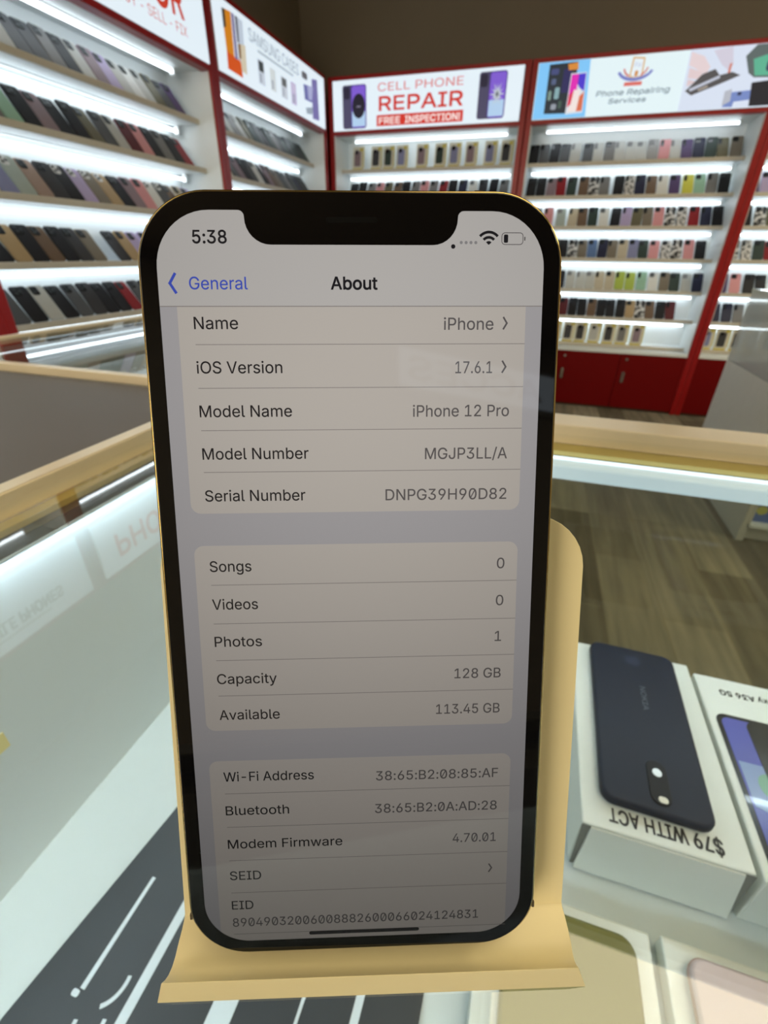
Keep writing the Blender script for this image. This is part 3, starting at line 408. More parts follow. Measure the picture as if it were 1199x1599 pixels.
def text(body, name, m, parent, cap, left=None, right=None, y=0.0, M=None, slash=False, bold=0.0, shear=0.0, track=0.0):
    """lettering from embedded outlines; fitted between left and right when both are given"""
    x = 0.0
    V, F = [], []
    for c in body:
        if c == ' ':
            x += 190
            continue
        gv, gf = glyph_mesh(c)
        used = sorted({i for f in gf for i in f})
        mp = {i: len(V) + k for k, i in enumerate(used)}
        V += [(gv[i][0] + x, gv[i][1]) for i in used]
        F += [[mp[i] for i in f] for f in gf]
        if slash and c == '0':
            a = min(gv[i][0] for i in used) + x
            w = max(gv[i][0] for i in used) + x - a
            o = len(V)
            V += [(a + .20 * w, 96), (a + .33 * w, 96), (a + .80 * w, 412), (a + .67 * w, 412)]
            F.append([o, o + 1, o + 2, o + 3])
        x += GLYPHS[c][0] + track
    lo, hi = min(p[0] for p in V), max(p[0] for p in V)
    ky = cap / CAP
    kx = ky
    if left is not None and right is not None:
        kx = (right - left) / (hi - lo)
        x0 = left - lo * kx
    elif right is not None:
        x0 = right - hi * kx
    else:
        x0 = (left or 0.0) - lo * kx
    M = M or Matrix()
    P = [(x0 + px * kx + shear * py * ky, y + py * ky) for px, py in V]
    if bold:                                     # thicker strokes: outline edges pushed outwards
        cnt, push = {}, {}
        for f in F:
            for i in range(len(f)):
                a, b = f[i], f[(i + 1) % len(f)]
                cnt[(a, b)] = 1
        for (a, b) in cnt:
            if (b, a) not in cnt:
                d = Vector((P[b][0] - P[a][0], P[b][1] - P[a][1]))
                if d.length > 1e-9:
                    d.normalize()
                    for q in (a, b):
                        push.setdefault(q, Vector((0, 0)))
                        push[q] += Vector((d.y, -d.x))
        for q, d in push.items():
            if d.length > 1e-6:
                d = d.normalized() * bold
                P[q] = (P[q][0] + d.x, P[q][1] + d.y)
    b = MB()
    b.add([(p[0], p[1], 0) for p in P], F, 0, False, M)
    return b.build(name, m, parent)

# ------------------------------------------------------------------ materials
M_red = mat('red_lacquer', (150, 5, 8), 0.38, spec=0.45, noise=0.05, nscale=6)
M_red_in = mat('red_laminate', (112, 2, 4), 0.5, spec=0.15)
M_white = mat('white_laminate', (232, 238, 240), 0.45, noise=0.02, nscale=8)
M_white_gloss = mat('white_gloss', (226, 232, 232), 0.2, noise=0.02, nscale=8)
M_lip = mat('beige_edge_band', (200, 193, 178), 0.45, noise=0.06, nscale=30)
M_kick = mat('dark_kick_plate', (78, 70, 52), 0.5)
M_tube = lamp_mat('tube_light', (236, 248, 255), TUBE_L)
M_holder = mat('tube_holder', (225, 228, 228), 0.4)
M_metal = mat('brushed_steel', (175, 172, 165), 0.3, 1.0, noise=0.08, nscale=90)
M_dark = mat('dark_metal', (60, 58, 54), 0.4, 0.6)
M_gold = mat('gold_anodised_trim', (224, 209, 178), 0.28, 0.35, noise=0.10, nscale=14)
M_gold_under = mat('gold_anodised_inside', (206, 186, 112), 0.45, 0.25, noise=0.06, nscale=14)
M_glass = glass_mat('showcase_glass')
M_front_glass = glass_mat('front_glass', (0.88, 0.92, 0.88), 1.45)
M_frost = glass_mat('hazy_side_glass', (0.84, 0.86, 0.84), 1.45, 0.5)
M_grey_panel = mat('grey_laminate', (206, 204, 194), 0.5, noise=0.04, nscale=20)
M_flap = mat('taupe_laminate', (94, 89, 84), 0.5, spec=0.25, noise=0.03, nscale=16)
M_case_wall = mat('case_wall_white', (212, 222, 224), 0.5, noise=0.02, nscale=9)
M_deck = mat('case_deck_white', (206, 216, 216), 0.5, noise=0.03, nscale=30)
M_rail_dark = mat('dark_rail_finish', (84, 82, 72), 0.5)  # plain dark olive of the rails, bars and rear panel
M_strip = lamp_mat('case_strip_light', (226, 245, 255), CASE_L)
M_strip_soft = lamp_mat('front_strip_light', (232, 248, 255), 2.2)
M_diffuser = mat('strip_light_diffuser', (206, 218, 224), 0.4, emit=(194, 228, 242), es=0.56)

def face_mat(name, rgb, k=1.0):
    """backlit print: glows with its own ink colour"""
    m = mat(name, rgb, 0.4, spec=0.3, emit=rgb, es=SIGN_L * k)
    m.node_tree.nodes['Principled BSDF'].inputs['Base Color'].default_value = tuple(v * 0.15 for v in lin(rgb)[:3]) + (1,)
    return m
_fm = {}
def FM(rgb):
    if rgb not in _fm:
        _fm[rgb] = face_mat('backlit_print', rgb)
    return _fm[rgb]

# room surfaces
M_wall = mat('brown_wall_paint', (122, 112, 96), 0.8, noise=0.06, nscale=3)
M_wall_pale = mat('greige_wall_paint', (176, 168, 152), 0.8, noise=0.05, nscale=3)
M_ceil = mat('ceiling_paint', (120, 108, 88), 0.9, noise=0.05, nscale=4)

def carpet():
    m = mat('plank_carpet_tiles', (110, 100, 80), 0.95, spec=0.1)
    nt = m.node_tree
    b = nt.nodes['Principled BSDF']
    N = nt.nodes.new
    tc, mp, br, no, mp2, mx, mx2 = N('ShaderNodeTexCoord'), N('ShaderNodeMapping'), N('ShaderNodeTexBrick'), N('ShaderNodeTexNoise'), N('ShaderNodeMapping'), N('ShaderNodeMix'), N('ShaderNodeMix')
    mp.inputs['Rotation'].default_value = (0, 0, math.radians(90))
    nt.links.new(tc.outputs['Object'], mp.inputs[0])
    nt.links.new(mp.outputs[0], br.inputs['Vector'])
    br.inputs['Color1'].default_value = lin((154, 148, 132))
    br.inputs['Color2'].default_value = lin((98, 92, 80))
    br.inputs['Mortar'].default_value = lin((136, 128, 110))
    br.inputs['Scale'].default_value = 1.0
    br.inputs['Mortar Size'].default_value = 0.003
    br.inputs['Brick Width'].default_value = 0.75
    br.inputs['Row Height'].default_value = 0.2
    br.inputs['Bias'].default_value = -0.1
    mp2.inputs['Scale'].default_value = (26, 2.2, 1)
    nt.links.new(tc.outputs['Object'], mp2.inputs[0])
    nt.links.new(mp2.outputs[0], no.inputs['Vector'])
    no.inputs['Scale'].default_value = 1.0
    no.inputs['Detail'].default_value = 6
    mx.data_type = 'RGBA'
    mx.blend_type = 'MULTIPLY'
    mx.inputs[0].default_value = 0.8
    rmp = N('ShaderNodeValToRGB')
    rmp.color_ramp.elements[0].position = 0.3
    rmp.color_ramp.elements[0].color = (0.55, 0.54, 0.52, 1)
    rmp.color_ramp.elements[1].position = 0.7
    rmp.color_ramp.elements[1].color = (1.2, 1.15, 1.05, 1)
    nt.links.new(no.outputs['Fac'], rmp.inputs[0])
    nt.links.new(br.outputs['Color'], mx.inputs[6])
    nt.links.new(rmp.outputs[0], mx.inputs[7])
    nt.links.new(mx.outputs[2], b.inputs['Base Color'])
    return m
M_carpet = carpet()

# ------------------------------------------------------------------ room shell
ZF, ZC = -1.0, 2.2
XL, XR, YN, YB = -2.16, 3.4, -2.55, 4.62
struct(MB().box(XL - .1, XR + .1, YN - .1, YB + .1, ZF - .06, ZF).build('floor', M_carpet))
struct(MB().box(XL - .1, XR + .1, YN - .1, YB + .1, ZC, ZC + .06).build('ceiling', M_ceil))
struct(MB().box(XL - .1, XL, YN, YB, ZF, ZC).build('wall_left', M_wall))
struct(MB().box(XL - .1, XR + .1, YB, YB + .1, ZF, ZC).build('wall_back', M_wall))
struct(MB().box(XR, XR + .1, YN, YB, ZF, ZC).build('wall_right', M_wall_pale))
struct(MB().box(XL - .1, XR + .1, YN - .1, YN, ZF, ZC).build('wall_front', M_wall_pale))

# ------------------------------------------------------------------ ceiling panels
def ceiling_panel(x0, x1, y0, y1, label, k=1.0):
    M_panel = lamp_mat('ceiling_panel_diffuser', (255, 240, 204), PANEL_L * k)
    e = tag(empty('ceiling_light_panel', ((x0 + x1) / 2, (y0 + y1) / 2, ZC)), label, 'ceiling light')
    w, d = (x1 - x0) / 2, (y1 - y0) / 2
    MB().box(-w, w, -d, d, -.018, -.004).build('diffuser', M_panel, e)
    f = MB()
    for a in ((-w - .03, w + .03, -d - .03, -d), (-w - .03, w + .03, d, d + .03), (-w - .03, -w, -d, d), (w, w + .03, -d, d)):
        f.box(*a, -.03, -.001)
    f.build('frame', M_white, e)
    return e
ceiling_panel(0.22, 1.5, -1.1, 0.95, 'warm white ceiling light panel above the glass counter')
ceiling_panel(-1.75, -0.75, -1.9, -0.5, 'added warm ceiling fill light over the taupe counter, near the left wall', 0.7)  # added out of view to light the stand from front-left
ceiling_panel(2.15, 3.05, 1.2, 2.9, 'added long warm ceiling fill light on the right, above the light grey showcase', 3.0)  # added out of view to brighten the right wall and grey showcase

# ------------------------------------------------------------------ wall display units
SH_R = [.730, .528, .333, .123, -.095, -.296, -.502]
SH_L = [.743, .531, .309, .087, -.126, -.31, -.505]

def display_unit(label, origin, rz, width, shelves, rec, doors=3, cut=None):
    """local frame: x along the wall to the right, y into the wall, z as in the room"""
    e = tag(empty('wall_display_unit', origin, rz), label, 'display unit', None)
    P = .038
    dep = rec + .175
    for x0 in (0, width - P):
        MB().box(x0, x0 + P, 0, dep, ZF, 1.277, bev=.003).build('post', M_red, e)
    MB().box(P, width - P, 0.002, dep - .02, 1.252, 1.277).build('top_rail', M_red, e)
    MB().box(P, width - P, 0, .05, .932, .955).build('sign_rail', M_red, e)
    MB().box(P, width - P, .05, dep - .012, .936, .95).build('canopy_panel', M_white, e)
    MB().box(P, width - P, dep - .012, dep, ZF, 1.252).build('back_panel', M_white, e)
    for s in (0, 1):
        x0 = P if s == 0 else width - P - .006
        MB().box(x0, x0 + .006, .012, dep - .012, -.55, .936).build('side_panel', M_white, e)
    zs = shelves
    for z in zs:
        s = MB().box(P + .006, width - P - .006, rec, dep - .012, z - .02, z).build('shelf', M_white, e)
        MB().box(P + .006, width - P - .006, rec - .012, rec, z - .021, z + .003, bev=.002).build('shelf_lip', M_lip, s)
    # tubes: one below the canopy, one under each shelf
    for k, z in enumerate([.936] + [q - .02 for q in zs[:-1]]):
        yy = rec + (.05 if k == 0 else .118)
        dz = .0 if k == 0 else .012
        x0, x1 = (P + .11, width - P - .09) if k == 0 else (P + .04, width - P - .04)
        t = MB().tube((x0, yy, z - .016 - dz), (x1, yy, z - .016 - dz), .006 if k == 0 else .006).build('light_tube', M_tube, e)
        h = MB()
        h.box(x0 - .012, x0, yy - .014, yy + .014, z - .03 - dz, z)
        h.box(x1, x1 + .012, yy - .014, yy + .014, z - .03 - dz, z)
        h.box(x0, x1, yy - .012, yy + .012, z - .004, z)
        h.build('tube_holder', M_holder, t)
    MB().box(P, width - P, .004, dep - .012, -.548, -.525, bev=.003).build('sill', M_white, e)
    w = (width - 2 * P) / doors
    MB().box(P, width - P, .02, dep - .02, ZF + .016, -.548).build('base_cabinet', M_red_in, e)
    for d in range(doors):
        x0 = P + d * w
        o = MB().box(x0 + .002, x0 + w - .002, .004, .02, ZF + .02, -.551, bev=.002).build('cabinet_door', M_red_in, e)
        hx = x0 + (.05 if origin[0] < 1 else w - .05)
        hh = MB()
        hh.slab(rr(.022, .085, .010, 5), -.0, .012, ch=.003, M=Matrix.Translation((hx, .004, -.73)) @ Matrix.Rotation(math.pi / 2, 4, 'X'))
        hh.build('handle', M_metal, o)
        k = MB()
        k.tube((hx, .005, -.587), (hx, -.006, -.587), .010, 14)
        k.build('lock', M_metal, o)
    MB().box(P, width - P, .03, dep - .02, ZF, ZF + .016).build('kick_plate', M_kick, e)
    return e

X_L, Y_R = -1.79, 4.25            # front planes of the left-hand and the far units
REC_L, REC_R = .115, .15
U = {}
U['s0'] = display_unit('red-framed white display unit at the left edge of the picture, only its end post showing', (X_L, -.19, 0), math.pi / 2, 1.448, SH_L, REC_L)
U['s1'] = display_unit('red-framed white shelf unit full of phone cases, on the left wall nearest the camera', (X_L, 1.258, 0), math.pi / 2, 1.507, SH_L, REC_L)
U['s2'] = display_unit('red-framed white shelf unit on the left wall, between the nearest one and the corner', (X_L, 2.765, 0), math.pi / 2, 1.44, SH_L, REC_L)
U['C'] = display_unit('red-framed white shelf unit in the corner, below the CELL PHONE REPAIR sign', (-1.79, Y_R, 0), 0, 1.483, SH_R, REC_R)
U['D'] = display_unit('red-framed white shelf unit below the Phone Repairing Services sign', (-.301, Y_R, 0), 0, 1.497, SH_R, REC_R)
U['E'] = display_unit('red-framed white shelf unit at the right edge of the picture behind the grey showcase', (1.198, Y_R, 0), 0, 1.497, SH_R, REC_R)

# ------------------------------------------------------------------ backlit signs
def sign(label, plane, u0, u1, rgb=(228, 241, 250)):
    """returns root, builder(points, colour), letter function; art given in wall coordinates (u, z)"""
    if plane == 'R':
        MW = Matrix(((1, 0, 0, 0), (0, 0, -1, Y_R), (0, 1, 0, 0), (0, 0, 0, 1)))
    elif plane == 'L':
        MW = Matrix(((0, 0, 1, X_L), (1, 0, 0, 0), (0, 1, 0, 0), (0, 0, 0, 1)))
    else:                                       # rear wall, read facing -y
        MW = Matrix(((-1, 0, 0, 0), (0, 0, 1, YN + .09), (0, 1, 0, 0), (0, 0, 0, 1)))
    e = empty('lightbox_sign')
    e.matrix_world = MW @ Matrix.Translation(((u0 + u1) / 2, 1.10, 0))
    tag(e, label, 'sign')
    off = Matrix.Translation((-(u0 + u1) / 2, -1.10, 0))
    MB().box(u0, u1, .9555, 1.2515, -.085, .002, M=off).build('housing', M_white, e)
    f = MB().box(u0 + .001, u1 - .001, .957, 1.250, .002, .006, M=off).build('sign_face', FM(rgb), e)
    cnt = [0]
    def art(name, pts, rgb):
        cnt[0] += 1
        a = sum(pts[i][0] * pts[(i + 1) % len(pts)][1] - pts[(i + 1) % len(pts)][0] * pts[i][1] for i in range(len(pts)))
        if a < 0:
            pts = pts[::-1]
        z = .0062 + .00025 * cnt[0]
        return MB().slab(pts, .006, z, M=off, smooth=False).build(name, FM(rgb), f)
    def word(body, rgb, cap, l, r, y, **k):
        cnt[0] += 1
        return text(body, 'lettering', FM(rgb), f, cap, l, r, y, M=off @ Matrix.Translation((0, 0, .0066 + .00025 * cnt[0])), **k)
    return e, art, word

def quad(x0, x1, z0, z1):
    return [(x0, z0), (x1, z0), (x1, z1), (x0, z1)]

# left wall, out of frame but mirrored in the counter glass
_, art, word = sign('backlit white sign lettered MOBILE PHONES beyond the left edge, mirrored in the counter glass', 'L', -.15, 1.218)
word('MOBILE PHONES', (96, 96, 92), .05, .70, 1.085, 1.125, bold=.003)
art('picture_rule', quad(.74, 1.02, 1.192, 1.203), (176, 182, 182))
# nearest left sign
_, art, word = sign('backlit white sign in red letters at the top left corner reading BUY - SELL - FIX', 'L', 1.298, 2.723)
word('PHONE DOCTOR', (196, 62, 44), .118, 1.40, 2.56, 1.066, bold=.004)
word('BUY - SELL - FIX', (205, 116, 108), .036, 2.15, 2.568, 1.008)
# phone-case sign by the corner
_, art, word = sign('backlit white SAMSUNG CASES sign with pictured phones, on the left wall by the corner'.replace('SAMSUNG CASES ', 'case '), 'L', 2.805, 4.165)
art('picture_phone', [(2.888, 1.214), (2.97, 1.224), (2.962, 1.048), (2.893, 1.053)], (206, 128, 30))
art('picture_phone', [(2.888, 1.214), (2.915, 1.217), (2.912, 1.15), (2.888, 1.14)], (70, 58, 44))
art('picture_phone', [(2.893, 1.053), (2.962, 1.048), (3.026, 1.048), (3.028, .978), (2.888, .982)], (206, 82, 26))
art('picture_pen', [(2.975, 1.223), (2.998, 1.223), (2.995, 1.044), (2.97, 1.042)], (120, 112, 150))
art('picture_phone', [(3.007, 1.222), (3.079, 1.221), (3.066, 1.004), (3.007, 1.052)], (188, 200, 214))
art('picture_phone', [(3.007, 1.222), (3.03, 1.222), (3.026, 1.12), (3.007, 1.12)], (96, 96, 110))
art('picture_phone', [(3.018, 1.115), (3.085, 1.126), (3.076, 1.002), (3.025, 1.007)], (206, 196, 172))
art('picture_phone', [(3.008, 1.112), (3.034, 1.118), (3.03, 1.06), (3.008, 1.05)], (130, 96, 62))
word('SAMSUNG CASES', (128, 142, 156), .054, 3.13, 3.742, 1.161)
art('picture_rule', quad(3.22, 3.66, 1.136, 1.147), (172, 186, 196))
for pts, c1, c2 in (((3.205, 3.275, .998, 1.108), (60, 66, 68), (196, 206, 218)), ((3.345, 3.41, 1.0, 1.104), (206, 214, 216), (206, 214, 216)),
                    ((3.48, 3.556, .997, 1.10), (92, 96, 96), (196, 204, 214)), ((3.618, 3.682, .995, 1.104), (196, 188, 214), (184, 174, 206))):
    a, b, c, d = pts
    art('picture_phone', quad(a, b, c, d), c2)
    art('picture_phone', quad(a + .008, b - .008, c + .058, d - .006), c1)
    art('picture_phone', quad(a + .012, a + .03, c + .008, c + .05), (150, 158, 172))
art('picture_camera', rr(.075, .034, .012, 4, 3.83, 1.184), (98, 98, 104))
art('picture_phone', [(3.812, 1.136), (3.951, 1.152), (3.93, 1.065), (3.823, 1.059)], (104, 106, 164))
art('picture_phone', [(3.86, 1.14), (3.951, 1.152), (3.93, 1.075), (3.87, 1.07)], (164, 168, 206))
art('picture_phone', [(3.95, 1.195), (4.027, 1.208), (4.04, .985), (3.942, .978)], (112, 104, 162))
art('picture_camera', [(3.832, 1.017), (3.934, 1.039), (3.919, .996), (3.843, .987)], (150, 162, 176))

# repair sign
_, art, word = sign('backlit white sign reading CELL PHONE REPAIR in red, FREE INSPECTION on a red bar', 'R', -1.748, -.350)
for x0, x1, x2, z0, z1, crack in ((-1.669, -1.602, -1.480, .967, 1.221, False), (-.648, -.578, -.458, .978, 1.230, True)):
    art('picture_phone', rr(x1 - x0 + .03, z1 - z0, .016, 5, (x0 + x1) / 2 + .015, (z0 + z1) / 2), (74, 70, 98))
    art('picture_camera', rr(.05, .07, .014, 4, x0 + .034, z1 - .045), (40, 36, 56))
    art('picture_phone', rr(x2 - x1, z1 - z0, .018, 5, (x1 + x2) / 2, (z0 + z1) / 2), (58, 40, 120))
    art('picture_screen', rr(x2 - x1 - .012, z1 - z0 - .012, .014, 5, (x1 + x2) / 2, (z0 + z1) / 2), (126, 92, 206))
    art('picture_screen', quad(x1 + .008, x2 - .008, z0 + .012, z0 + .10), (176, 206, 236))
    if not crack:
        art('picture_screen', [((x1 + x2) / 2 + .052 * math.cos(t * .314), (z0 + z1) / 2 + .004 + .072 * math.sin(t * .314)) for t in range(20)], (34, 30, 44))
        art('picture_screen', quad(x1 + .045, x2 - .045, (z0 + z1) / 2 - .004, (z0 + z1) / 2 + .006), (120, 116, 140))
    else:
        cx, cz = (x1 + x2) / 2, (z0 + z1) / 2 + .004
        st = []
        for k in range(24):
            a = k * math.pi / 12
            q = (.062, .022, .05, .018)[k % 4]
            st.append((cx + q * math.cos(a) * .85, cz + q * 1.15 * math.sin(a)))
        art('picture_crack', st, (196, 206, 214))
        art('picture_crack', [(cx + p * .4 * (u - cx) / .05, cz + p * .4 * (v - cz) / .05) for p in (.05,) for u, v in st], (96, 100, 110))
word('CELL PHONE', (214, 96, 92), .046, -1.389, -.758, 1.172)
word('REPAIR', (204, 50, 40), .079, -1.378, -.755, 1.062, bold=.0035)
art('banner', quad(-1.397, -.746, .973, 1.037), (206, 48, 36))
word('FREE', (250, 232, 228), .038, -1.378, -1.215, .984, bold=.002)
word('INSPECTION!', (250, 232, 228), .038, -1.175, -.768, .984, bold=.002)

# phone repairing sign
_, art, word = sign('backlit Phone Repairing Services sign with a blue end and workshop photo, at upper right', 'R', -.262, 1.157, (226, 243, 248))
art('blue_field', [(-.258, 1.249), (.061, 1.249), (.086, .958), (-.258, .958)], (128, 198, 248))
art('picture_phone', [(-.190, 1.238), (-.011, 1.242), (-.016, .981), (-.187, .985)], (42, 50, 58))
for (x, z, w, h, c) in ((-.15, 1.20, .05, .03, (70, 78, 124)), (-.07, 1.15, .05, .12, (48, 46, 92)), (-.12, 1.09, .03, .06, (134, 170, 176)), (-.165, 1.08, .02, .05, (124, 150, 140)),
                        (-.13, 1.02, .035, .03, (146, 154, 166)), (-.09, 1.03, .02, .04, (70, 92, 84)), (-.15, 1.15, .03, .03, (86, 98, 130))):
    art('picture_part', rr(w, h, .008, 3, x, z), c)
art('picture_part', [(-.074, 1.232), (-.012, 1.238), (-.004, 1.203), (-.064, 1.202)], (214, 138, 60))
art('picture_phone', [(-.046, 1.185), (.052, 1.186), (.063, .982), (-.046, .976)], (214, 222, 232))
art('picture_screen', [(-.041, 1.18), (.004, 1.18), (.004, 1.08), (-.041, 1.04)], (222, 44, 178))
art('picture_screen', [(.004, 1.18), (.048, 1.181), (.052, 1.09), (.02, 1.11), (.004, 1.13)], (76, 58, 204))
art('picture_screen', [(-.041, 1.075), (-.01, 1.10), (-.018, 1.03), (-.041, 1.01)], (216, 60, 90))
art('picture_screen', [(.02, 1.06), (.054, 1.09), (.058, .99), (.02, .988)], (214, 110, 80))
art('picture_screen', [(-.012, 1.10), (.03, 1.10), (.022, .99), (-.035, .988), (-.02, 1.03)], (240, 226, 222))
# logo: pointed phone, a swoosh of arcs, a red foot
art('logo_phone', [(.316, 1.240), (.388, 1.234), (.392, 1.142), (.352, 1.128), (.312, 1.142)], (216, 178, 126))
art('logo_phone', [(.325, 1.231), (.379, 1.226), (.382, 1.150), (.352, 1.139), (.322, 1.150)], (228, 240, 248))
word('Fix', (178, 186, 214), .022, .334, .372, 1.19)
def arc_band(cx, cz, rx, rz, t, a0, a1, n=12):
    o = [(cx + rx * math.cos(math.radians(a0 + (a1 - a0) * k / n)), cz + rz * math.sin(math.radians(a0 + (a1 - a0) * k / n))) for k in range(n + 1)]
    i = [(cx + (rx - t) * math.cos(math.radians(a0 + (a1 - a0) * k / n)), cz + (rz - t) * math.sin(math.radians(a0 + (a1 - a0) * k / n))) for k in range(n + 1)]
    return o + i[::-1]
art('logo_swoosh', arc_band(.345, 1.185, .108, .062, .016, 195, 345), (120, 128, 196))
art('logo_swoosh', arc_band(.345, 1.195, .075, .058, .010, 190, 240), (206, 126, 120))
art('logo_swoosh', arc_band(.345, 1.195, .075, .058, .010, 300, 350), (206, 126, 120))
art('logo_knob', rr(.02, .03, .006, 3, .352, 1.158), (206, 148, 92))
art('logo_foot', quad(.291, .397, 1.101, 1.119), (216, 110, 102))
word('Phone Repairing', (128, 146, 156), .027, .132, .568, 1.057, shear=.15, bold=.0012)
word('Services', (128, 146, 156), .024, .215, .44, 1.017, shear=.15, bold=.0012)
# workshop photograph on the right end
art('photo_field', [(.637, 1.249), (1.155, 1.249), (1.155, .958), (.646, .958)], (214, 224, 242))
art('photo_hand', [(.644, 1.239), (.721, 1.214), (.769, 1.162), (.755, 1.124), (.678, 1.164), (.648, 1.175)], (226, 208, 212))
art('photo_hand', [(.654, 1.165), (.732, 1.14), (.738, 1.105), (.657, 1.115)], (222, 202, 206))
art('photo_hand', [(.659, 1.11), (.711, 1.097), (.664, 1.074)], (218, 198, 202))
art('photo_hand', [(.766, 1.235), (.864, 1.247), (.892, 1.164), (.878, 1.136), (.828, 1.168)], (208, 204, 220))
art('photo_tool', [(.872, 1.17), (.884, 1.172), (.886, 1.118), (.872, 1.118)], (206, 128, 112))
art('photo_phone', [(.661, 1.054), (.735, 1.13), (.80, 1.15), (.832, 1.119), (.898, 1.13), (.946, 1.112), (.825, 1.07), (.701, 1.031)], (84, 82, 84))
art('photo_phone', [(.679, 1.063), (.832, 1.119), (.839, 1.106), (.689, 1.05)], (190, 196, 212))
art('photo_phone', [(.73, 1.058), (.78, 1.075), (.785, 1.066), (.735, 1.05)], (170, 160, 150))
art('photo_part', [(.947, 1.198), (.991, 1.246), (1.155, 1.246), (1.155, 1.09), (1.022, 1.097), (.986, 1.119)], (92, 104, 104))
art('photo_part', [(.992, 1.181), (1.062, 1.199), (1.155, 1.21), (1.155, 1.10), (1.022, 1.105)], (92, 176, 146))
art('photo_part', rr(.07, .06, .02, 4, 1.105, 1.15), (58, 66, 92))
art('photo_microscope', [(.924, 1.034), (1.025, 1.038), (1.035, .993), (.951, .987), (.948, .962), (.894, .964)], (118, 138, 196))
art('photo_microscope', [(.886, 1.04), (.922, 1.05), (.93, .99), (.89, .97)], (180, 184, 196))
art('photo_microscope', rr(.022, .016, .006, 3, .97, 1.024), (48, 52, 78))
art('photo_part', [(1.019, 1.073), (1.155, 1.082), (1.155, .961), (1.04, .961)], (36, 36, 44))

# rear wall sign, mirrored in the phone screen
MWs = sign('backlit white sign on the rear wall behind the camera reading & ACCES', 'B', -2.6, -1.05)
_re, art, word = MWs
_re.location.z = 1.74
word('& ACCES', (150, 146, 138), .17, -2.52, -1.12, 1.02, bold=.006)

# fill panel added behind the camera: front light for the stand and phone
e = tag(empty('fill_light_panel', (-1.25, YN, .75)), 'added warm fill light on the rear wall behind the camera, beside the taupe counter', 'fill light')
MB().box(-.72, .72, .002, .07, -.62, .62, bev=.004).build('housing', M_white, e)
MB().box(-.69, .69, .0702, .074, -.59, .59).build('diffuser', lamp_mat('fill_panel_diffuser', (255, 241, 216), 13.0), e)

# ------------------------------------------------------------------ phone cases on the shelves
PAL = {'k': ('black', (34, 34, 38)), 's': ('smoke grey', (84, 86, 90)), 'c': ('clear', (186, 188, 186)), 'g': ('grey', (122, 122, 124)),
       'w': ('white', (220, 222, 222)), 'l': ('lilac', (178, 164, 204)), 'm': ('mauve', (140, 122, 132)), 'p': ('pink', (212, 150, 156)),
       'r': ('red', (140, 34, 42)), 'd': ('dark red', (92, 38, 44)), 'o': ('olive', (104, 100, 78)), 'n': ('navy', (44, 46, 70)),
       'b': ('brown', (112, 92, 76)), 't': ('tan', (172, 148, 112)), 'u': ('purple', (84, 66, 110)), 'y': ('yellow', (206, 204, 84)),
       'i': ('lime green', (168, 186, 84)), 'h': ('mint green', (150, 190, 170)), 'e': ('beige', (190, 180, 160)), 'z': ('blue', (96, 122, 168)),
       'v': ('lavender blue', (134, 138, 176)), 'q': ('dark green', (52, 66, 62)), 'a': ('charcoal', (60, 60, 64)), 'x': ('pale green grey', (166, 178, 174)),
       'f': ('rose beige', (160, 138, 128)), 'j': ('taupe', (122, 114, 102)),
       'B': ('black and white marbled', None), 'P': ('black and white spotted', None), 'K': ('grey chequered', None)}
_cm = {}
def case_mat(code):
    if code in _cm:
        return _cm[code]
    name, rgb = PAL[code]
    if rgb:
        m = mat('case_' + name.replace(' ', '_'), rgb, 0.45, spec=0.3, noise=0.05, nscale=20)
    else:
        m = mat('case_pattern', (120, 120, 120), 0.35)
        nt = m.node_tree
        N = nt.nodes.new
        tc, rp = N('ShaderNodeTexCoord'), N('ShaderNodeValToRGB')
        t = N('ShaderNodeTexChecker') if code == 'K' else (N('ShaderNodeTexNoise') if code == 'B' else N('ShaderNodeTexVoronoi'))
        t.inputs['Scale'].default_value = {'K': 120, 'B': 34, 'P': 62}[code]
        rp.color_ramp.interpolation = 'CONSTANT'
        rp.color_ramp.elements[0].color = lin((40, 40, 42) if code != 'K' else (110, 110, 112))
        rp.color_ramp.elements[1].color = lin((216, 216, 218) if code != 'K' else (180, 180, 180))
        rp.color_ramp.elements[1].position = {'K': 0.5, 'B': 0.52, 'P': 0.42}[code]
        nt.links.new(tc.outputs['Object'], t.inputs['Vector'])
        nt.links.new(t.outputs[1 if code == 'K' else 0], rp.inputs[0])
        nt.links.new(rp.outputs[0], nt.nodes['Principled BSDF'].inputs['Base Color'])
    _cm[code] = m
    return m
M_island = mat('camera_island_black', (24, 24, 28), 0.2)
M_island_glint = mat('camera_island_glint', (246, 248, 250), 0.16, 0.2)  # highlights of the shelf tubes put in as near-white colour
M_lens = mat('lens_glass', (10, 10, 14), 0.05, coat=1.0)
RX = Matrix.Rotation(math.pi / 2, 4, 'X')          # outline xy -> xz, thickness towards -y

CW, CH, CT = .070, .150, .010
def shell_mb():
    b = MB()
    b.slab(rr(CW, CH, .011, 4, 0, CH / 2), -CT / 2, CT / 2, ch=.003, M=RX)
    return b
def island_mb(kind, mi=0):
    b = MB()
    if kind == 0:
        b.slab(rr(.034, .036, .009, 4, -.013, CH - .024), CT / 2 - .001, CT / 2 + .0022, mi, ch=.001, M=RX)
    else:
        b.slab(rr(.020, .046, .009, 4, -.020, CH - .030), CT / 2 - .001, CT / 2 + .0022, mi, ch=.001, M=RX)
    return b
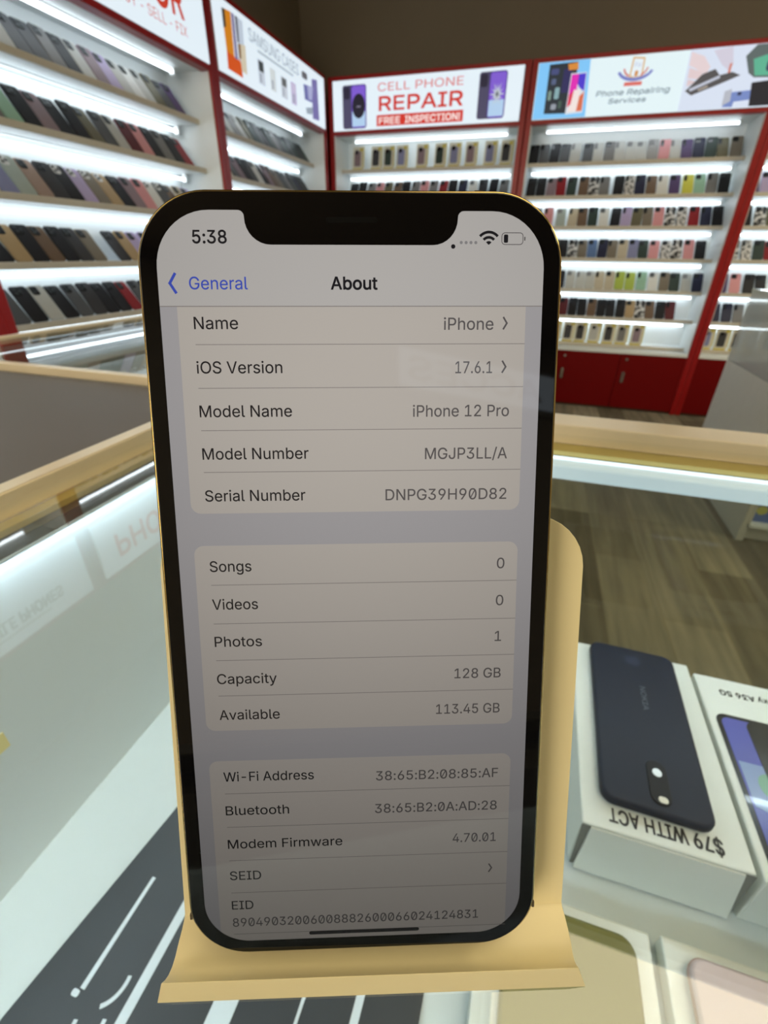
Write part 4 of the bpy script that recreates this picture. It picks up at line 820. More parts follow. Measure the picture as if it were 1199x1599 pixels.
# meshes shared by every copy
ME_SHELL = shell_mb().mesh('phone_case', _cm.get('k') or case_mat('k'))
ME_ISLAND = [island_mb(i).mesh('camera_island', M_island) for i in (0, 1)]
def lens_mb():
    b = MB()
    for x, z in ((-.021, CH - .016), (-.021, CH - .032), (-.005, CH - .024)):
        b.tube((x, -CT / 2 - .001, z), (x, -CT / 2 - .0036, z), .0062, 12)
    return b
ME_LENS = lens_mb().mesh('camera_lens', M_lens)
def whole_mesh(kind):
    b = shell_mb()
    c = island_mb(kind, 1)
    b.add(c.v, c.f, 1)
    return b.mesh('phone_case', [case_mat('k'), M_island])
ME_CASE = [whole_mesh(0), whole_mesh(1)]

ORD = ['first', 'second', 'third', 'fourth', 'fifth', 'sixth', 'seventh', 'eighth', 'ninth', 'tenth', 'eleventh', 'twelfth', 'thirteenth',
       'fourteenth', 'fifteenth', 'sixteenth', 'seventeenth', 'eighteenth', 'nineteenth', 'twentieth', 'twenty-first', 'twenty-second']
SHN = ['top', 'second', 'third', 'fourth', 'fifth', 'sixth', 'lowest']
BAYN = {'s1': 'nearest left unit', 's2': 'corner left unit', 'C': 'repair-sign unit', 'D': 'repairing-services unit', 'E': 'far-right unit'}

def slot(o, m, i=0):
    o.material_slots[i].link = 'OBJECT'
    o.material_slots[i].material = m

def place_case(bay, row, u, code, label, detailed, bright=False, lean=20.0, jit=0.0):
    left = bay[0] == 's'
    z = (SH_L if left else SH_R)[row] + .0025
    rec = REC_L if left else REC_R
    d = rec + .012
    loc = (X_L - d, u, z) if left else (u, Y_R + d, z)
    rot = (-math.radians(lean), 0, (math.pi / 2 if left else 0) + jit)
    k = random.choice((0, 0, 1))
    if detailed:
        e = empty('phone_case', loc)
        e.rotation_euler = rot
        s = bpy.data.objects.new('shell', ME_SHELL)
        i = bpy.data.objects.new('camera_island', ME_ISLAND[0])
        n = bpy.data.objects.new('camera_lens', ME_LENS)
        for c in (s, i, n):
            COL.objects.link(c)
            c.parent = e
        slot(s, case_mat(code))
        slot(i, M_island_glint if bright else M_island)
    else:
        e = bpy.data.objects.new('phone_case', ME_CASE[k])
        COL.objects.link(e)
        e.location = loc
        e.rotation_euler = rot
        slot(e, case_mat(code))
        if code in 'cwKx':
            slot(e, case_mat('g' if code != 'w' else 's'), 1)
    tag(e, label, 'phone case', 'phone cases on the ' + SHN[row] + ' shelf of the ' + BAYN[bay])
    return e

def row(bay, r, us, codes, frm='left', detailed=False, brights=''):
    n = len(us)
    for i, (u, c) in enumerate(zip(us, codes)):
        if c == ' ':
            continue
        filled = [j for j in range(n) if codes[j] != ' ']
        k = filled.index(i)
        if frm == 'right':
            k = len(filled) - 1 - k
        pos = ORD[k] + ' from ' + frm
        lab = PAL[c][0] + ' phone case, ' + pos + ', ' + SHN[r] + ' shelf of ' + BAYN[bay]
        place_case(bay, r, u, c, lab, detailed, i < len(brights) and brights[i] == '1', 33 + 5 * random.random(), random.uniform(-.05, .05))

def span(a, b, n):
    return [a + (b - a) * i / (n - 1) for i in range(n)]

# nearest left unit, five shelves (left to right along the wall)
row('s1', 0, span(1.35, 2.62, 19), 'ggsckcssgkcmlcwcosuk'[:19], 'right', True)
row('s1', 1, span(1.35, 2.62, 18), 'kksghkmkkoscdpkgkr', 'right', True, '000000000000000000')
row('s1', 2, span(1.47, 2.63, 17), 'evxfakljtkmpwsbel', 'left', True, '11100111100011000')
row('s1', 3, span(1.365, 2.60, 18), 'kktkbkaj atllscgksk', 'left', True, '000000000000000000')
row('s1', 4, span(1.345, 2.63, 18), 'kskcksakkrskkaiskk', 'left', True)
# left unit by the corner
row('s2', 0, span(2.85, 4.10, 18), 'ccscgcoqskqgkqsqkq', 'right')
row('s2', 1, span(2.85, 4.10, 18), 'lcesmkswkmbjsgsnkk', 'right')
row('s2', 2, span(2.85, 4.10, 17), 'kgslwkpkbcnksrkak', 'right')
# unit under the phone-repairing sign
row('D', 0, [-.225, -.150, -.077, -.004, .069, .156, .228, .300, .370, .440, .512, .584, .656, .728, .800, .872, .944, 1.019, 1.096], 'kskscscgcccKpcunqyj'.replace('y', 'o'), 'left')
row('D', 1, [-.21, -.137, -.064, .009, .082, .169, .241, .314, .41, .483, .556, .63, .703, .781, .866, .94, 1.013, 1.089], 'kkmrqbBgkPnbwuyhgk', 'left')
row('D', 2, [-.22, -.14, -.05, .045, .129, .202, .276, .356, .436, .509, .582, .656, .73, .806, .880, .962, 1.04, 1.115], 'kgpxebqwklojpBPrnk', 'right')
row('D', 3, [-.21, -.13, -.05, .03, .1, .172, .245, .318, .39, .463, .536, .609, .682, .755, .836, .909, .992, 1.068], 'kseskBjznjevqpPBpk', 'right')
row('D', 4, [-.2, -.12, -.04, .04, .12, .2, .274, .347, .42, .493, .567, .643, .725, .806, .886, .958, 1.04, 1.115], 'kecgkccceeiihwjqcn', 'right')
row('D', 5, [-.2, -.12, -.04, .04, .11, .183, .256, .33, .403, .476, .549, .622, .695, .768, .841, .914, .987], 'kkdkkdkkbkkktBbkdk'[:17], 'right')
# corner unit, second shelf
row('C', 1, [-1.667, -1.59, -1.515, -1.44, -1.364, -1.286, -1.208, -1.132, -1.055, -.981, -.9, -.823, -.745, -.66, -.58, -.50, -.42], 'kkgpobkgpgrknwakg', 'left')
# unit at the right edge
row('E', 2, [1.29, 1.375, 1.45], 'kBo', 'left')
row('E', 3, [1.28, 1.361, 1.438, 1.511], 'BPqr', 'left')
row('E', 4, [1.28, 1.365, 1.452, 1.53], 'upkk', 'left')
row('E', 5, [1.30, 1.376, 1.452], 'nng', 'left')
row('E', 1, [1.27, 1.345, 1.42], 'ulk', 'left')

# the rest of the stock, on the shelves hidden behind the lit phone
codes_more = 'kgsbnkloepkgcmkqd'
bulk = MB()
_shell = shell_mb()
_isl = island_mb(0)
def bulk_case(bay, r, u, ci):
    left = bay[0] == 's'
    z = (SH_L if left else SH_R)[r] + .0025
    d = (REC_L if left else REC_R) + .012
    M = Matrix.Translation((X_L - d, u, z) if left else (u, Y_R + d, z)) @ Matrix.Rotation(math.pi / 2 if left else 0, 4, 'Z') @ Matrix.Rotation(-math.radians(34 + 3 * random.random()), 4, 'X')
    bulk.add(_shell.v, _shell.f, ci, True, M)
    bulk.add(_isl.v, _isl.f, len(codes_more), False, M)
for r in range(2, 7):
    for i, u in enumerate(span(-1.66, -.43, 16)):
        bulk_case('C', r, u, (i * 5 + r * 3) % len(codes_more))
for r in (3, 4):
    for i, u in enumerate(span(2.85, 4.10, 17)):
        bulk_case('s2', r, u, (i * 7 + r * 2) % len(codes_more))
bo = tag(bulk.build('phone_cases', [case_mat(c) for c in codes_more] + [M_island]), 'rows of mixed phone cases on the lower corner shelves hidden behind the lit phone', 'phone cases')
bo['kind'] = 'stuff'

# boxed cases with yellow trim
M_pack = mat('package_card', (214, 210, 192), 0.4)
M_pack_yellow = mat('package_yellow', (206, 190, 70), 0.4)
M_pack_win = glass_mat('package_window', (0.95, 0.95, 0.92), 1.3)
def package_parts():
    b = MB()
    b.box(-.046, .046, -.002, .018, 0, .158, bev=.001)
    ins = MB().slab(rr(.054, .104, .010, 4, -.006, .078), .001, .009, ch=.002, M=RX)
    yel = MB()
    yel.box(.040, .0465, -.003, -.0015, .020, .158)
    yel.box(-.046, .034, -.003, -.0015, 0, .012)
    yel.box(.012, .034, -.003, -.0015, .128, .150)
    lens = MB().slab(rr(.026, .028, .008, 4, -.012, .120), .009, .0115, ch=.001, M=RX)
    return [('carton', b.mesh('carton', M_pack)), ('case_insert', ins.mesh('case_insert', case_mat('g'))), ('yellow_trim', yel.mesh('yellow_trim', M_pack_yellow)), ('camera_island', lens.mesh('camera_island', M_island))]
PKG = package_parts()
def packages(bay, r, us, codes, frm='left'):
    for i, (u, c) in enumerate(zip(us, codes)):
        z = SH_R[r]
        e = empty('boxed_phone_case', (u, Y_R + REC_R + .020, z + .001))
        e.rotation_euler = (-math.radians(9), 0, random.uniform(-.06, .06))
        for nm, me in PKG:
            o = bpy.data.objects.new(nm, me)
            COL.objects.link(o)
            o.parent = e
            if nm == 'case_insert':
                slot(o, case_mat(c))
        k = i if frm == 'left' else len(us) - 1 - i
        tag(e, 'boxed ' + PAL[c][0] + ' phone case, yellow trim, ' + ORD[k] + ' from ' + frm + ', ' + SHN[r] + ' shelf of ' + BAYN[bay], 'boxed phone case', 'yellow-trimmed boxes on the ' + SHN[r] + ' shelf of the ' + BAYN[bay])
packages('C', 0, [-1.616, -1.46, -1.355, -1.245, -1.08, -.934, -.819, -.692, -.546, -.425], 'maqvmqvmva')
packages('D', 6, [.155, .261, .359, .467, .581, .681, .795], 'gaacagm'[:7], 'right')
packages('E', 6, [1.30, 1.405, 1.51], 'vaa')

# ------------------------------------------------------------------ the glass showcase the phone stands on
GX0, GX1, GY0, GY1 = -.302, .95, -.13, .445
sc = tag(empty('glass_showcase', (0, 0, ZF)), 'gold-edged glass showcase counter with lit white inside, under the phone stand', 'showcase')
def sp(b, name, m, parent=sc):
    return b.build(name, m, parent, loc=(0, 0, -ZF if parent is sc else 0))
sp(MB().box(-.289, GX1, GY0, .412, -.008, 0), 'glass_top', M_glass)
t = MB()
t.box(GX0, -.288, GY0, GY1, -.012, .008, bev=.0012)
sp(t, 'edge_trim', M_gold)
t = MB()
t.box(-.2878, GX1, .411, GY1, -.012, .008, bev=.0012)
sp(t, 'edge_trim', M_gold)
t = MB()
t.box(-.2875, -.2785, GY0, .405, -.0125, -.0085)
sp(t, 'trim_flange', M_gold_under)
t = MB()
t.box(-.277, GX1, .392, .4105, -.0125, -.0085)
sp(t, 'trim_flange', M_gold_under)
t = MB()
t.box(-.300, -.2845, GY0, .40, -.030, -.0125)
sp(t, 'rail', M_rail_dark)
t = MB()
t.box(-.300, -.285, GY0, .43, -.36, -.030)
sp(t, 'side_panel', M_case_wall)
sp(MB().box(-.284, GX1, .414, .420, -.255, -.012), 'front_glass', M_front_glass)
# strip light bar along the front edge
br = sp(MB().box(-.262, GX1, .372, .391, -.0262, -.0135, bev=.002), 'light_bar', M_diffuser)
sp(MB().box(-.262, GX1, .3855, .3895, -.0134, -.0124), 'light_strip', M_strip_soft, br)
sp(MB().box(-.262, GX1, .382, .389, -.0274, -.0264), 'light_strip', M_strip, br)
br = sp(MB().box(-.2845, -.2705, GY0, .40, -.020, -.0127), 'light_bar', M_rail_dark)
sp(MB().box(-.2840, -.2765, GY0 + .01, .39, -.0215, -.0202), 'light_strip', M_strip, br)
sp(MB().box(-.285, GX1, GY0, .412, -.262, -.250), 'deck', M_deck)
br = sp(MB().box(-.27, GX1, GY0, GY0 + .032, -.026, -.0105).box(-.27, GX1, GY0 + .027, GY0 + .032, -.0305, -.026), 'light_bar', M_rail_dark)
sp(MB().box(-.262, GX1 - .01, GY0 + .010, GY0 + .025, -.0285, -.0262), 'light_strip', M_strip, br)
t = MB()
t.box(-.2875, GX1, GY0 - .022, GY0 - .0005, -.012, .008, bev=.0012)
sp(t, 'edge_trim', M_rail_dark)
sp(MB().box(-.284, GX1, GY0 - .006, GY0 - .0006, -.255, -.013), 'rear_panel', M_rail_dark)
sp(MB().box(-.300, GX1, GY0 + .02, .425, ZF + .06, -.2625), 'base_cabinet', M_grey_panel)
sp(MB().box(-.28, GX1 - .02, GY0 + .04, .40, ZF, ZF + .06), 'kick_plate', M_kick)
sp(MB().box(GX1, GX1 + .015, GY0, GY1, ZF + .06, -.012), 'side_panel', M_case_wall)

# yellow price sticker on the inner side wall
tag(MB().box(-.2849, -.2843, .05, .106, -.147, -.134).build('price_sticker', mat('yellow_paper', (226, 214, 150), 0.6)), 'small yellow price sticker on the white inner side wall of the showcase', 'sticker')

# printed dark work mat on the deck
M_mat = mat('printed_mat_dark', (52, 58, 63), 0.45, noise=0.10, nscale=60)
M_mat_line = mat('printed_mat_white', (212, 224, 230), 0.5)
wm = tag(empty('work_mat', (-.11, 0, -.25)), 'dark grey printed work mat with white lines lying inside the showcase, lower left', 'mat')
mo = Matrix.Translation((.11, 0, 0))
MB().slab([(-.2315, -.07), (-.002, -.07), (-.002, .30), (-.195, .30), (-.212, .1436), (-.2295, .0192)], 0, .002, M=mo, smooth=False).build('mat_sheet', M_mat, wm)
def mline(pts):
    MB().slab(pts, .002, .0024, M=mo, smooth=False).build('printed_line', M_mat_line, wm)
mline([(-.1975, .042), (-.1945, .042), (-.1940, .101), (-.1965, .101)])
mline(rr(.0046, .0032, .0012, 3, -.1985, .0395))
mline([(-.1665, -.06), (-.1605, -.06), (-.1615, .25), (-.1672, .25)])
mline([(-.1187, -.06), (-.1048, -.06), (-.1050, .25), (-.1184, .25)])
mline([(-.0702, -.06), (-.0682, -.06), (-.0680, .25), (-.0698, .25)])
mline([(-.0405, -.06), (-.0355, -.06), (-.0345, .25), (-.0390, .25)])
def marc(cx, cy, r, a0, a1):
    w = .0011
    o = [(cx + (r + w) * math.cos(math.radians(a0 + (a1 - a0) * k / 10)), cy + (r + w) * math.sin(math.radians(a0 + (a1 - a0) * k / 10))) for k in range(11)]
    i = [(cx + (r - w) * math.cos(math.radians(a0 + (a1 - a0) * k / 10)), cy + (r - w) * math.sin(math.radians(a0 + (a1 - a0) * k / 10))) for k in range(11)]
    mline(o + i[::-1])
for cx, cy in ((-.1880, .0520), (-.1880, .0330), (-.2035, .0280), (-.1880, .0140)):
    marc(cx, cy, .0150, -58, 12)

# white boxes and phones inside the showcase
M_box = mat('white_card_box', (226, 232, 226), 0.45, noise=0.02, nscale=40)
M_box_in = mat('grey_card_edge', (120, 122, 118), 0.6)
M_navy = mat('navy_phone_back', (30, 37, 52), 0.5, spec=0.3, noise=0.05, nscale=30)
M_black_print = mat('black_ink', (42, 46, 50), 0.5)
M_faint_print = mat('faint_silver_print', (96, 104, 112), 0.4)
def card_box(label, x0, x1, y0, y1, z1, flaps=True):
    cx, cy = (x0 + x1) / 2, (y0 + y1) / 2
    e = tag(empty('phone_box', (cx, cy, -.25)), label, 'box')
    w, d, h = (x1 - x0) / 2, (y1 - y0) / 2, z1 + .25
    MB().box(-w, w, -d, d, .0005, h, bev=.0012).build('lid', M_box, e)
    if flaps:
        # open corner slits beside the front flap, and its turned-out edge
        for s in (-1, 1):
            f = MB()
            f.add([(s * w, -d - .0006, h - .001), (s * (w - .006), -d - .0006, h - .001), (s * (w - .006), -d - .0026, 0.002), (s * (w - .001), -d - .0026, .002)], [(0, 1, 2, 3) if s > 0 else (3, 2, 1, 0)])
            f.build('corner_slit', M_box_in, e)
        MB().add([(-w + .006, -d - .0012, h - .002), (w - .006, -d - .0012, h - .002), (w - .003, -d - .006, .003), (-w + .003, -d - .006, .003),
                  (-w + .006, -d - .0002, h - .002), (w - .006, -d - .0002, h - .002), (w - .003, -d - .004, .003), (-w + .003, -d - .004, .003)],
                 [(3, 2, 1, 0), (4, 5, 6, 7), (0, 1, 5, 4), (2, 3, 7, 6), (1, 2, 6, 5), (3, 0, 4, 7)]).build('front_flap', M_box, e)
    return e, w, d, h
bxA, w, d, h = card_box('white open-flap phone box carrying a dark navy phone, inside the showcase at right', .0822, .1850, .2025, .379, -.2)
text('$79 WITH ACT', 'price_lettering', M_black_print, bxA, .0095, -.0315, .0375, 0, M=Matrix.Translation((.004, -d + .006, h + .0003)) @ Matrix.Rotation(math.pi, 4, 'Z') @ Matrix.Translation((0, -.0095, 0)), bold=.0004)
bxA_low = None
bxB, wB, dB, hB = card_box('white phone box printed with a blue and a black phone, cut by the right edge', .1885, .305, .20, .371, -.2, False)
M_art_blue = mat('printed_blue_screen', (98, 104, 178), 0.25, coat=0.5)
M_art_light = mat('printed_pale_blue', (138, 158, 200), 0.25, coat=0.5)
M_art_green = mat('printed_green', (128, 172, 150), 0.25, coat=0.5)
M_art_black = mat('printed_black_phone', (36, 38, 40), 0.3, coat=0.4)
TB = Matrix.Translation((-.2468, -.2855, hB))
def pb(name, pts, z, m):
    MB().slab(pts, .0001, z, M=TB, smooth=False).build(name, m, bxB)
pb('printed_phone', rr(.070, .142, .008, 5, .2290, .258), .0004, M_art_black)
pb('printed_screen', rr(.063, .135, .006, 5, .2290, .258), .0006, M_art_blue)
pb('printed_screen', [(.199, .285), (.23, .285), (.23, .24), (.199, .25)], .0007, M_art_light)
pb('printed_screen', rr(.03, .022, .010, 5, .222, .268), .0008, M_art_green)
pb('printed_phone', rr(.070, .142, .008, 5, .2500, .2555), .0010, M_art_black)
text('Galaxy A36 5G', 'box_lettering', M_black_print, bxB, .0058, -.0265, .0265, 0, M=Matrix.Translation((-.2468 + .2315, -.2855 + .3535, hB + .0004)) @ Matrix.Rotation(math.pi, 4, 'Z') @ Matrix.Translation((0, -.003, 0)), bold=.0002)

nv = tag(empty('smartphone', (.1318, .2975, -.2)), 'dark navy phone lying face down on the white open-flap box', 'phone')
nv.rotation_euler = (0, 0, math.radians(-1.3))
MB().slab(rr(.0715, .157, .009, 6), .0006, .0086, ch=.0022).build('body', M_navy, nv)
MB().slab(rr(.0135, .034, .0066, 6, .003, -.056), .0084, .0094, ch=.0004).build('camera_island', mat('matte_black_island', (24, 26, 30), 0.5, spec=0.3), nv)
cl = MB()
cl.tube((.003, -.049, .009), (.003, -.049, .0098), .0032, 14)
cl.build('camera_lens', M_metal, nv)
MB().slab(rr(.006, .0045, .002, 4, .004, -.069), .0092, .0098).build('flash', mat('flash_lens', (230, 228, 214), 0.2), nv)
MB().slab(rr(.0125, .0115, .0055, 6, 0, .062), .0085, .0088).build('fingerprint_reader', mat('navy_glossy_ring', (58, 64, 80), 0.1), nv)
text('NOKIA', 'logo_lettering', M_faint_print, nv, .0042, -.0125, .0125, 0, M=Matrix.Translation((.002, .020, .0088)) @ Matrix.Rotation(-math.pi / 2, 4, 'Z'))

bx, w, d, h = card_box('thin white box under the olive phone, at the bottom edge beside the stand', .024, .1270, .0, .1675, -.236, False)
M_olive = mat('olive_phone_back', (104, 102, 46), 0.35)
ol = tag(empty('smartphone', (.0775, .079, -.236)), 'olive yellow phone on a thin white box, beside the right end of the stand', 'phone')
MB().slab(rr(.077, .159, .010, 6), .0006, .0086, ch=.002).build('body', M_olive, ol)
MB().slab(rr(.026, .034, .007, 5, -.02, -.05), .0084, .0096, ch=.0004).build('camera_island', M_art_black, ol)
tag(MB().slab([(-.010, -.006), (.010, -.006), (.010, .006), (-.010, .006)], 0, .0004, smooth=False).build('paper_tag', mat('white_paper', (236, 236, 230), 0.6), loc=(.067, .094, -.2273), rot=(0, 0, .7)), 'small white paper tag stuck on the olive phone', 'tag')
card_box('thin white box under the pale pink phone, in the bottom right corner', .1340, .238, .0, .1690, -.236, False)
M_pinkp = mat('pale_pink_phone_back', (204, 188, 188), 0.3)
pk = tag(empty('smartphone', (.1825, .083, -.236)), 'pale pink phone on a thin white box in the bottom right corner', 'phone')
MB().slab(rr(.076, .156, .010, 6), .0006, .0084, ch=.002).build('body', M_pinkp, pk)
MB().slab(rr(.0775, .1575, .0105, 6), .003, .006, ch=.0006).build('metal_frame', mat('rose_gold_frame', (176, 150, 140), 0.3, 0.8), pk)
lp = MB().tube((.012, .071, .0082), (.012, .071, .0088), .002, 10)
lp.build('camera_lens', M_lens, pk)

# ------------------------------------------------------------------ counter flap, far showcases
fl = tag(empty('counter_flap', (-.80, .15, ZF)), 'taupe laminate counter top left of the glass showcase', 'counter')
MB().box(-1.35, -.306, -.62, .440, -.032, -.006, bev=.002).build('worktop', M_flap, fl, loc=(.80, -.15, -ZF))
MB().box(-1.30, -.32, -.60, .40, ZF, -.032).build('base_panel', M_grey_panel, fl, loc=(.80, -.15, -ZF))

fs = tag(empty('glass_showcase', (-.6, 1.5, ZF)), 'glass showcase with bright edge behind the taupe counter, on the left', 'showcase')
FO = (.6, -1.5, -ZF)
FX0, FX1, FY0, FY1 = -.885, -.34, .447, 2.6
MB().box(FX0 + .022, FX1 - .022, FY0 + .014, FY1 - .02, -.008, 0).build('glass_top', M_glass, fs, loc=FO)
for a in ((FX0, FX0 + .021, FY0, FY1), (FX0 + .0215, FX1 - .0215, FY0, FY0 + .013), (FX1 - .021, FX1, FY0, FY1), (FX0 + .0215, FX1 - .0215, FY1 - .019, FY1)):
    MB().box(*a, -.009, .0025, bev=.0012).build('edge_trim', M_gold, fs, loc=FO)
b_ = MB().box(-.806, -.788, FY0 + .02, FY1 - .03, -.030, -.0105, bev=.002).build('light_bar', M_rail_dark, fs, loc=FO)
MB().box(FX0 + .022, -.808, FY0 + .015, FY1 - .03, -.030, -.0105).build('rail', M_rail_dark, fs, loc=FO)
MB().box(-.800, -.796, FY0 + .02, FY1 - .03, -.0105, -.0095).build('light_strip', M_strip_soft, b_)
MB().box(FX0 + .004, FX0 + .012, FY0 + .01, FY1 - .01, -.32, -.0145).build('side_panel', M_frost, fs, loc=FO)
MB().box(FX1 - .012, FX1 - .004, FY0 + .01, FY1 - .01, -.32, -.0145).build('side_panel', M_frost, fs, loc=FO)
MB().box(FX0 + .013, FX1 - .013, FY0 + .002, FY0 + .010, -.32, -.0145).build('end_panel', M_white, fs, loc=FO)
MB().box(FX0 + .013, FX1 - .013, FY0 + .011, FY1 - .02, -.262, -.250).build('deck', M_deck, fs, loc=FO)
MB().box(FX0 + .013, FX0 + .17, FY0 + .012, FY1 - .02, -.135, -.129).build('glass_shelf', M_frost, fs, loc=FO)
MB().box(FX0, FX1, FY0, FY1, ZF + .06, -.321).build('base_cabinet', M_grey_panel, fs, loc=FO)
M_pale_box = mat('pale_grey_packet', (176, 188, 190), 0.4)
for i in range(9):
    y = .56 + i * .1
    c = [(176, 190, 192), (150, 164, 168), (196, 204, 200), (164, 172, 164), (140, 154, 160)][i % 5]
    o = MB().box(-.03, .03, -.04, .04, 0, .012, bev=.001).build('accessory_packet', mat('packet_card', c, 0.4), loc=(-.80 - .01 * (i % 2), y, -.128))
    tag(o, ORD[i] + ' flat grey packet from the near end, on the left showcase inner shelf', 'packet', 'packets in the left showcase')

# light grey showcase at the right, before the far wall unit
rs = tag(empty('glass_showcase', (1.03, 2.2, ZF)), 'light grey showcase with hazy glass top standing at the right edge', 'showcase')
RO = (-1.03, -2.2, -ZF)
A0, A1, B0, B1 = 1.03, 1.95, 2.2, 3.07
MB().box(A0, A0 + .02, B0, B1, ZF, -.352).build('side_panel', M_grey_panel, rs, loc=RO)
MB().box(A0 + .021, A1, B1 - .02, B1, ZF, -.352).build('rear_panel', M_grey_panel, rs, loc=RO)
MB().box(A0 + .021, A1, B0, B0 + .02, -.70, -.352).build('front_panel', M_grey_panel, rs, loc=RO)
MB().box(A0 + .021, A0 + .03, B0, B0 + .02, ZF, -.702).build('front_panel', M_grey_panel, rs, loc=RO)
MB().box(A0 + .021, A1, B0, B1 - .021, -.93, -.915).build('shelf', M_white, rs, loc=RO)
MB().box(A0 + .021, A1, B0 + .03, B1 - .021, ZF, -.931).build('plinth', M_grey_panel, rs, loc=RO)
MB().box(A0 + .021, A1, B0 + .021, B1 - .021, -.37, -.352).build('deck', M_grey_panel, rs, loc=RO)
MB().box(A0, A0 + .008, B0, B1, -.351, -.012).build('side_glass', M_frost, rs, loc=RO)
MB().box(A0 + .009, A1, B0, B0 + .008, -.351, -.012).build('front_glass', M_frost, rs, loc=RO)
MB().box(A0 + .009, A1, B1 - .008, B1, -.351, -.012).build('rear_glass', M_frost, rs, loc=RO)
MB().box(A0 + .009, A1, B0 + .009, B1 - .009, -.125, -.117).build('glass_shelf', M_frost, rs, loc=RO)
MB().box(A0 - .002, A1, B0 - .002, B1 + .002, -.011, 0).build('glass_top', M_frost, rs, loc=RO)
bb = tag(empty('accessory_box', (1.16, 2.29, -.915)), 'blue accessory box with a yellow dot on the low shelf of the grey showcase', 'box')
MB().box(-.10, .3, -.05, .05, .0005, .12, bev=.002).build('carton', mat('blue_card', (84, 116, 190), 0.4, noise=0.15, nscale=20), bb)
MB().slab([(.022 * math.cos(k * .3927) - .06, .022 * math.sin(k * .3927) + .06) for k in range(16)], .050, .0515, M=RX).build('printed_dot', mat('yellow_ink', (206, 206, 90), 0.4), bb)

# ------------------------------------------------------------------ phone stand
PX = Vector((.9447, .3279, .0100)).normalized()
PY = Vector((-.1270, .3376, .9327))
PY = (PY - PX * PY.dot(PX)).normalized()
PN = PX.cross(PY)
PC = Vector((-.02338, .0612, .0758))
BT = PC - PY * .07335                         # middle of the phone's lower front edge
nh = Vector((PN.x, PN.y, 0)).normalized()
xh = Vector((PX.x, PX.y, 0)).normalized()
M_cream = mat('cream_plastic', (220, 206, 160), 0.42, spec=0.4, noise=0.03, nscale=60)
ang = math.atan2(xh.y, xh.x)
st = tag(empty('phone_stand', (BT.x, BT.y, 0), ang), 'cream plastic phone stand on the glass counter holding the lit phone', 'phone stand')
# local: x along the stand, -y towards the viewer (n = -y), z up.  J-shaped sheet, inner face listed from plate top to lip
mm = .001
tl = math.hypot(.36, .932)
def plate_pt(t, off):            # t mm up the phone, off mm behind the phone's front face
    return (-off * .9327 - .3606 * t, 7.35 - off * .3606 + .9327 * t)
prof = []                         # (n_inner, z_inner, n_outer, z_outer, s_left, s_right)
TH = 2.6
for t, sl, sr in ((15, -40.2, 45.4), (-4, -40.2, 45.3)):
    pass
inner, outer_top = [], []
for k in range(9):                # rounded top of the plate
    a = math.radians(90 - 88 * (k + .001) / 8) if k else math.radians(86)
    t, d = 80 + 11 * math.sin(a), 11 - 11 * math.cos(a)
    inner.append((plate_pt(t, 7.85), -40.3 + d, 45.3 - d)); outer_top.append(plate_pt(t, 7.85 + TH))
for t in (60, 30, 3, .5):
    inner.append((plate_pt(t, 7.85), -40.3, 45.3)); outer_top.append(plate_pt(t, 7.85 + TH))
inner += [ ((-8.1, 5.4), -40.4, 45.4), ((-7.2, 4.62), -40.4, 45.4), ((-5.5, 4.2), -40.4, 45.5), ((-3.5, 3.8), -40.5, 45.5), ((-1.2, 3.4), -40.5, 45.4), ((.4, 3.3), -40.6, 45.1), ((1.8, 3.9), -40.7, 44.8), ((2.9, 5.0), -40.8, 44.6), ((3.7, 6.2), -41.0, 44.5)]
Rloc = Matrix.Rotation(-ang, 3, 'Z')
ax, ay, an = Rloc @ PX, Rloc @ PY, Rloc @ PN
MP = Matrix(((ax.x, ay.x, an.x, 0), (ax.y, ay.y, an.y, 0), (ax.z, ay.z, an.z, BT.z), (0, 0, 0, 1)))
# curved tray and lip
ring = []
pts = [p for p, _, _ in inner]
outer_curve = outer_top + [(-10.2, 3.2), (-9.4, 1.5), (-7.6, .5), (-5.5, 0.0), (-1.2, 0.0), (1, 0.0), (2.6, 0.0), (4.0, 0.0), (5.0, 0.0)]
b = MB()
v = []
for (p, sl, sr), q in zip(inner, outer_curve):
    k = max(0, inner.index((p, sl, sr)) - 12) / (len(inner) - 13)
    ol_, orr = sl - 1.7 * k ** 3, sr + 2.4 * k ** 3
    v += [(sl * mm, -p[0] * mm, p[1] * mm), (sr * mm, -p[0] * mm, p[1] * mm), (orr * mm, -q[0] * mm, q[1] * mm), (ol_ * mm, -q[0] * mm, q[1] * mm)]
f = []
n = len(inner)
for i in range(n - 1):
    a, c = 4 * i, 4 * (i + 1)
    f += [(a, c, c + 1, a + 1), (a + 1, c + 1, c + 2, a + 2), (a + 2, c + 2, c + 3, a + 3), (a + 3, c + 3, c, a)]
e0 = 4 * (n - 1)
f += [(0, 1, 2, 3), (e0 + 3, e0 + 2, e0 + 1, e0)]
b.add(v, f, 0, False)
tray = b.build('cradle', M_cream, st)
for p in tray.data.polygons:
    p.use_smooth = True
bv = tray.modifiers.new('edge', 'BEVEL')
bv.width = .0006
bv.segments = 2
bv.limit_method = 'ANGLE'
bv.angle_limit = math.radians(40)
wn = tray.modifiers.new('normals', 'WEIGHTED_NORMAL')
wn.keep_sharp = True
# rear prop and foot
bk = MB()
bk.add([(-.028, .046, .078), (.033, .046, .078), (.033, .0475, .0795), (-.028, .0475, .0795),
        (-.028, .070, .0), (.033, .070, .0), (.033, .0735, .0), (-.028, .0735, .0)],
       [(0, 1, 5, 4), (3, 7, 6, 2), (0, 4, 7, 3), (1, 2, 6, 5), (0, 3, 2, 1), (4, 5, 6, 7)])
bk.build('rear_prop', M_cream, st)

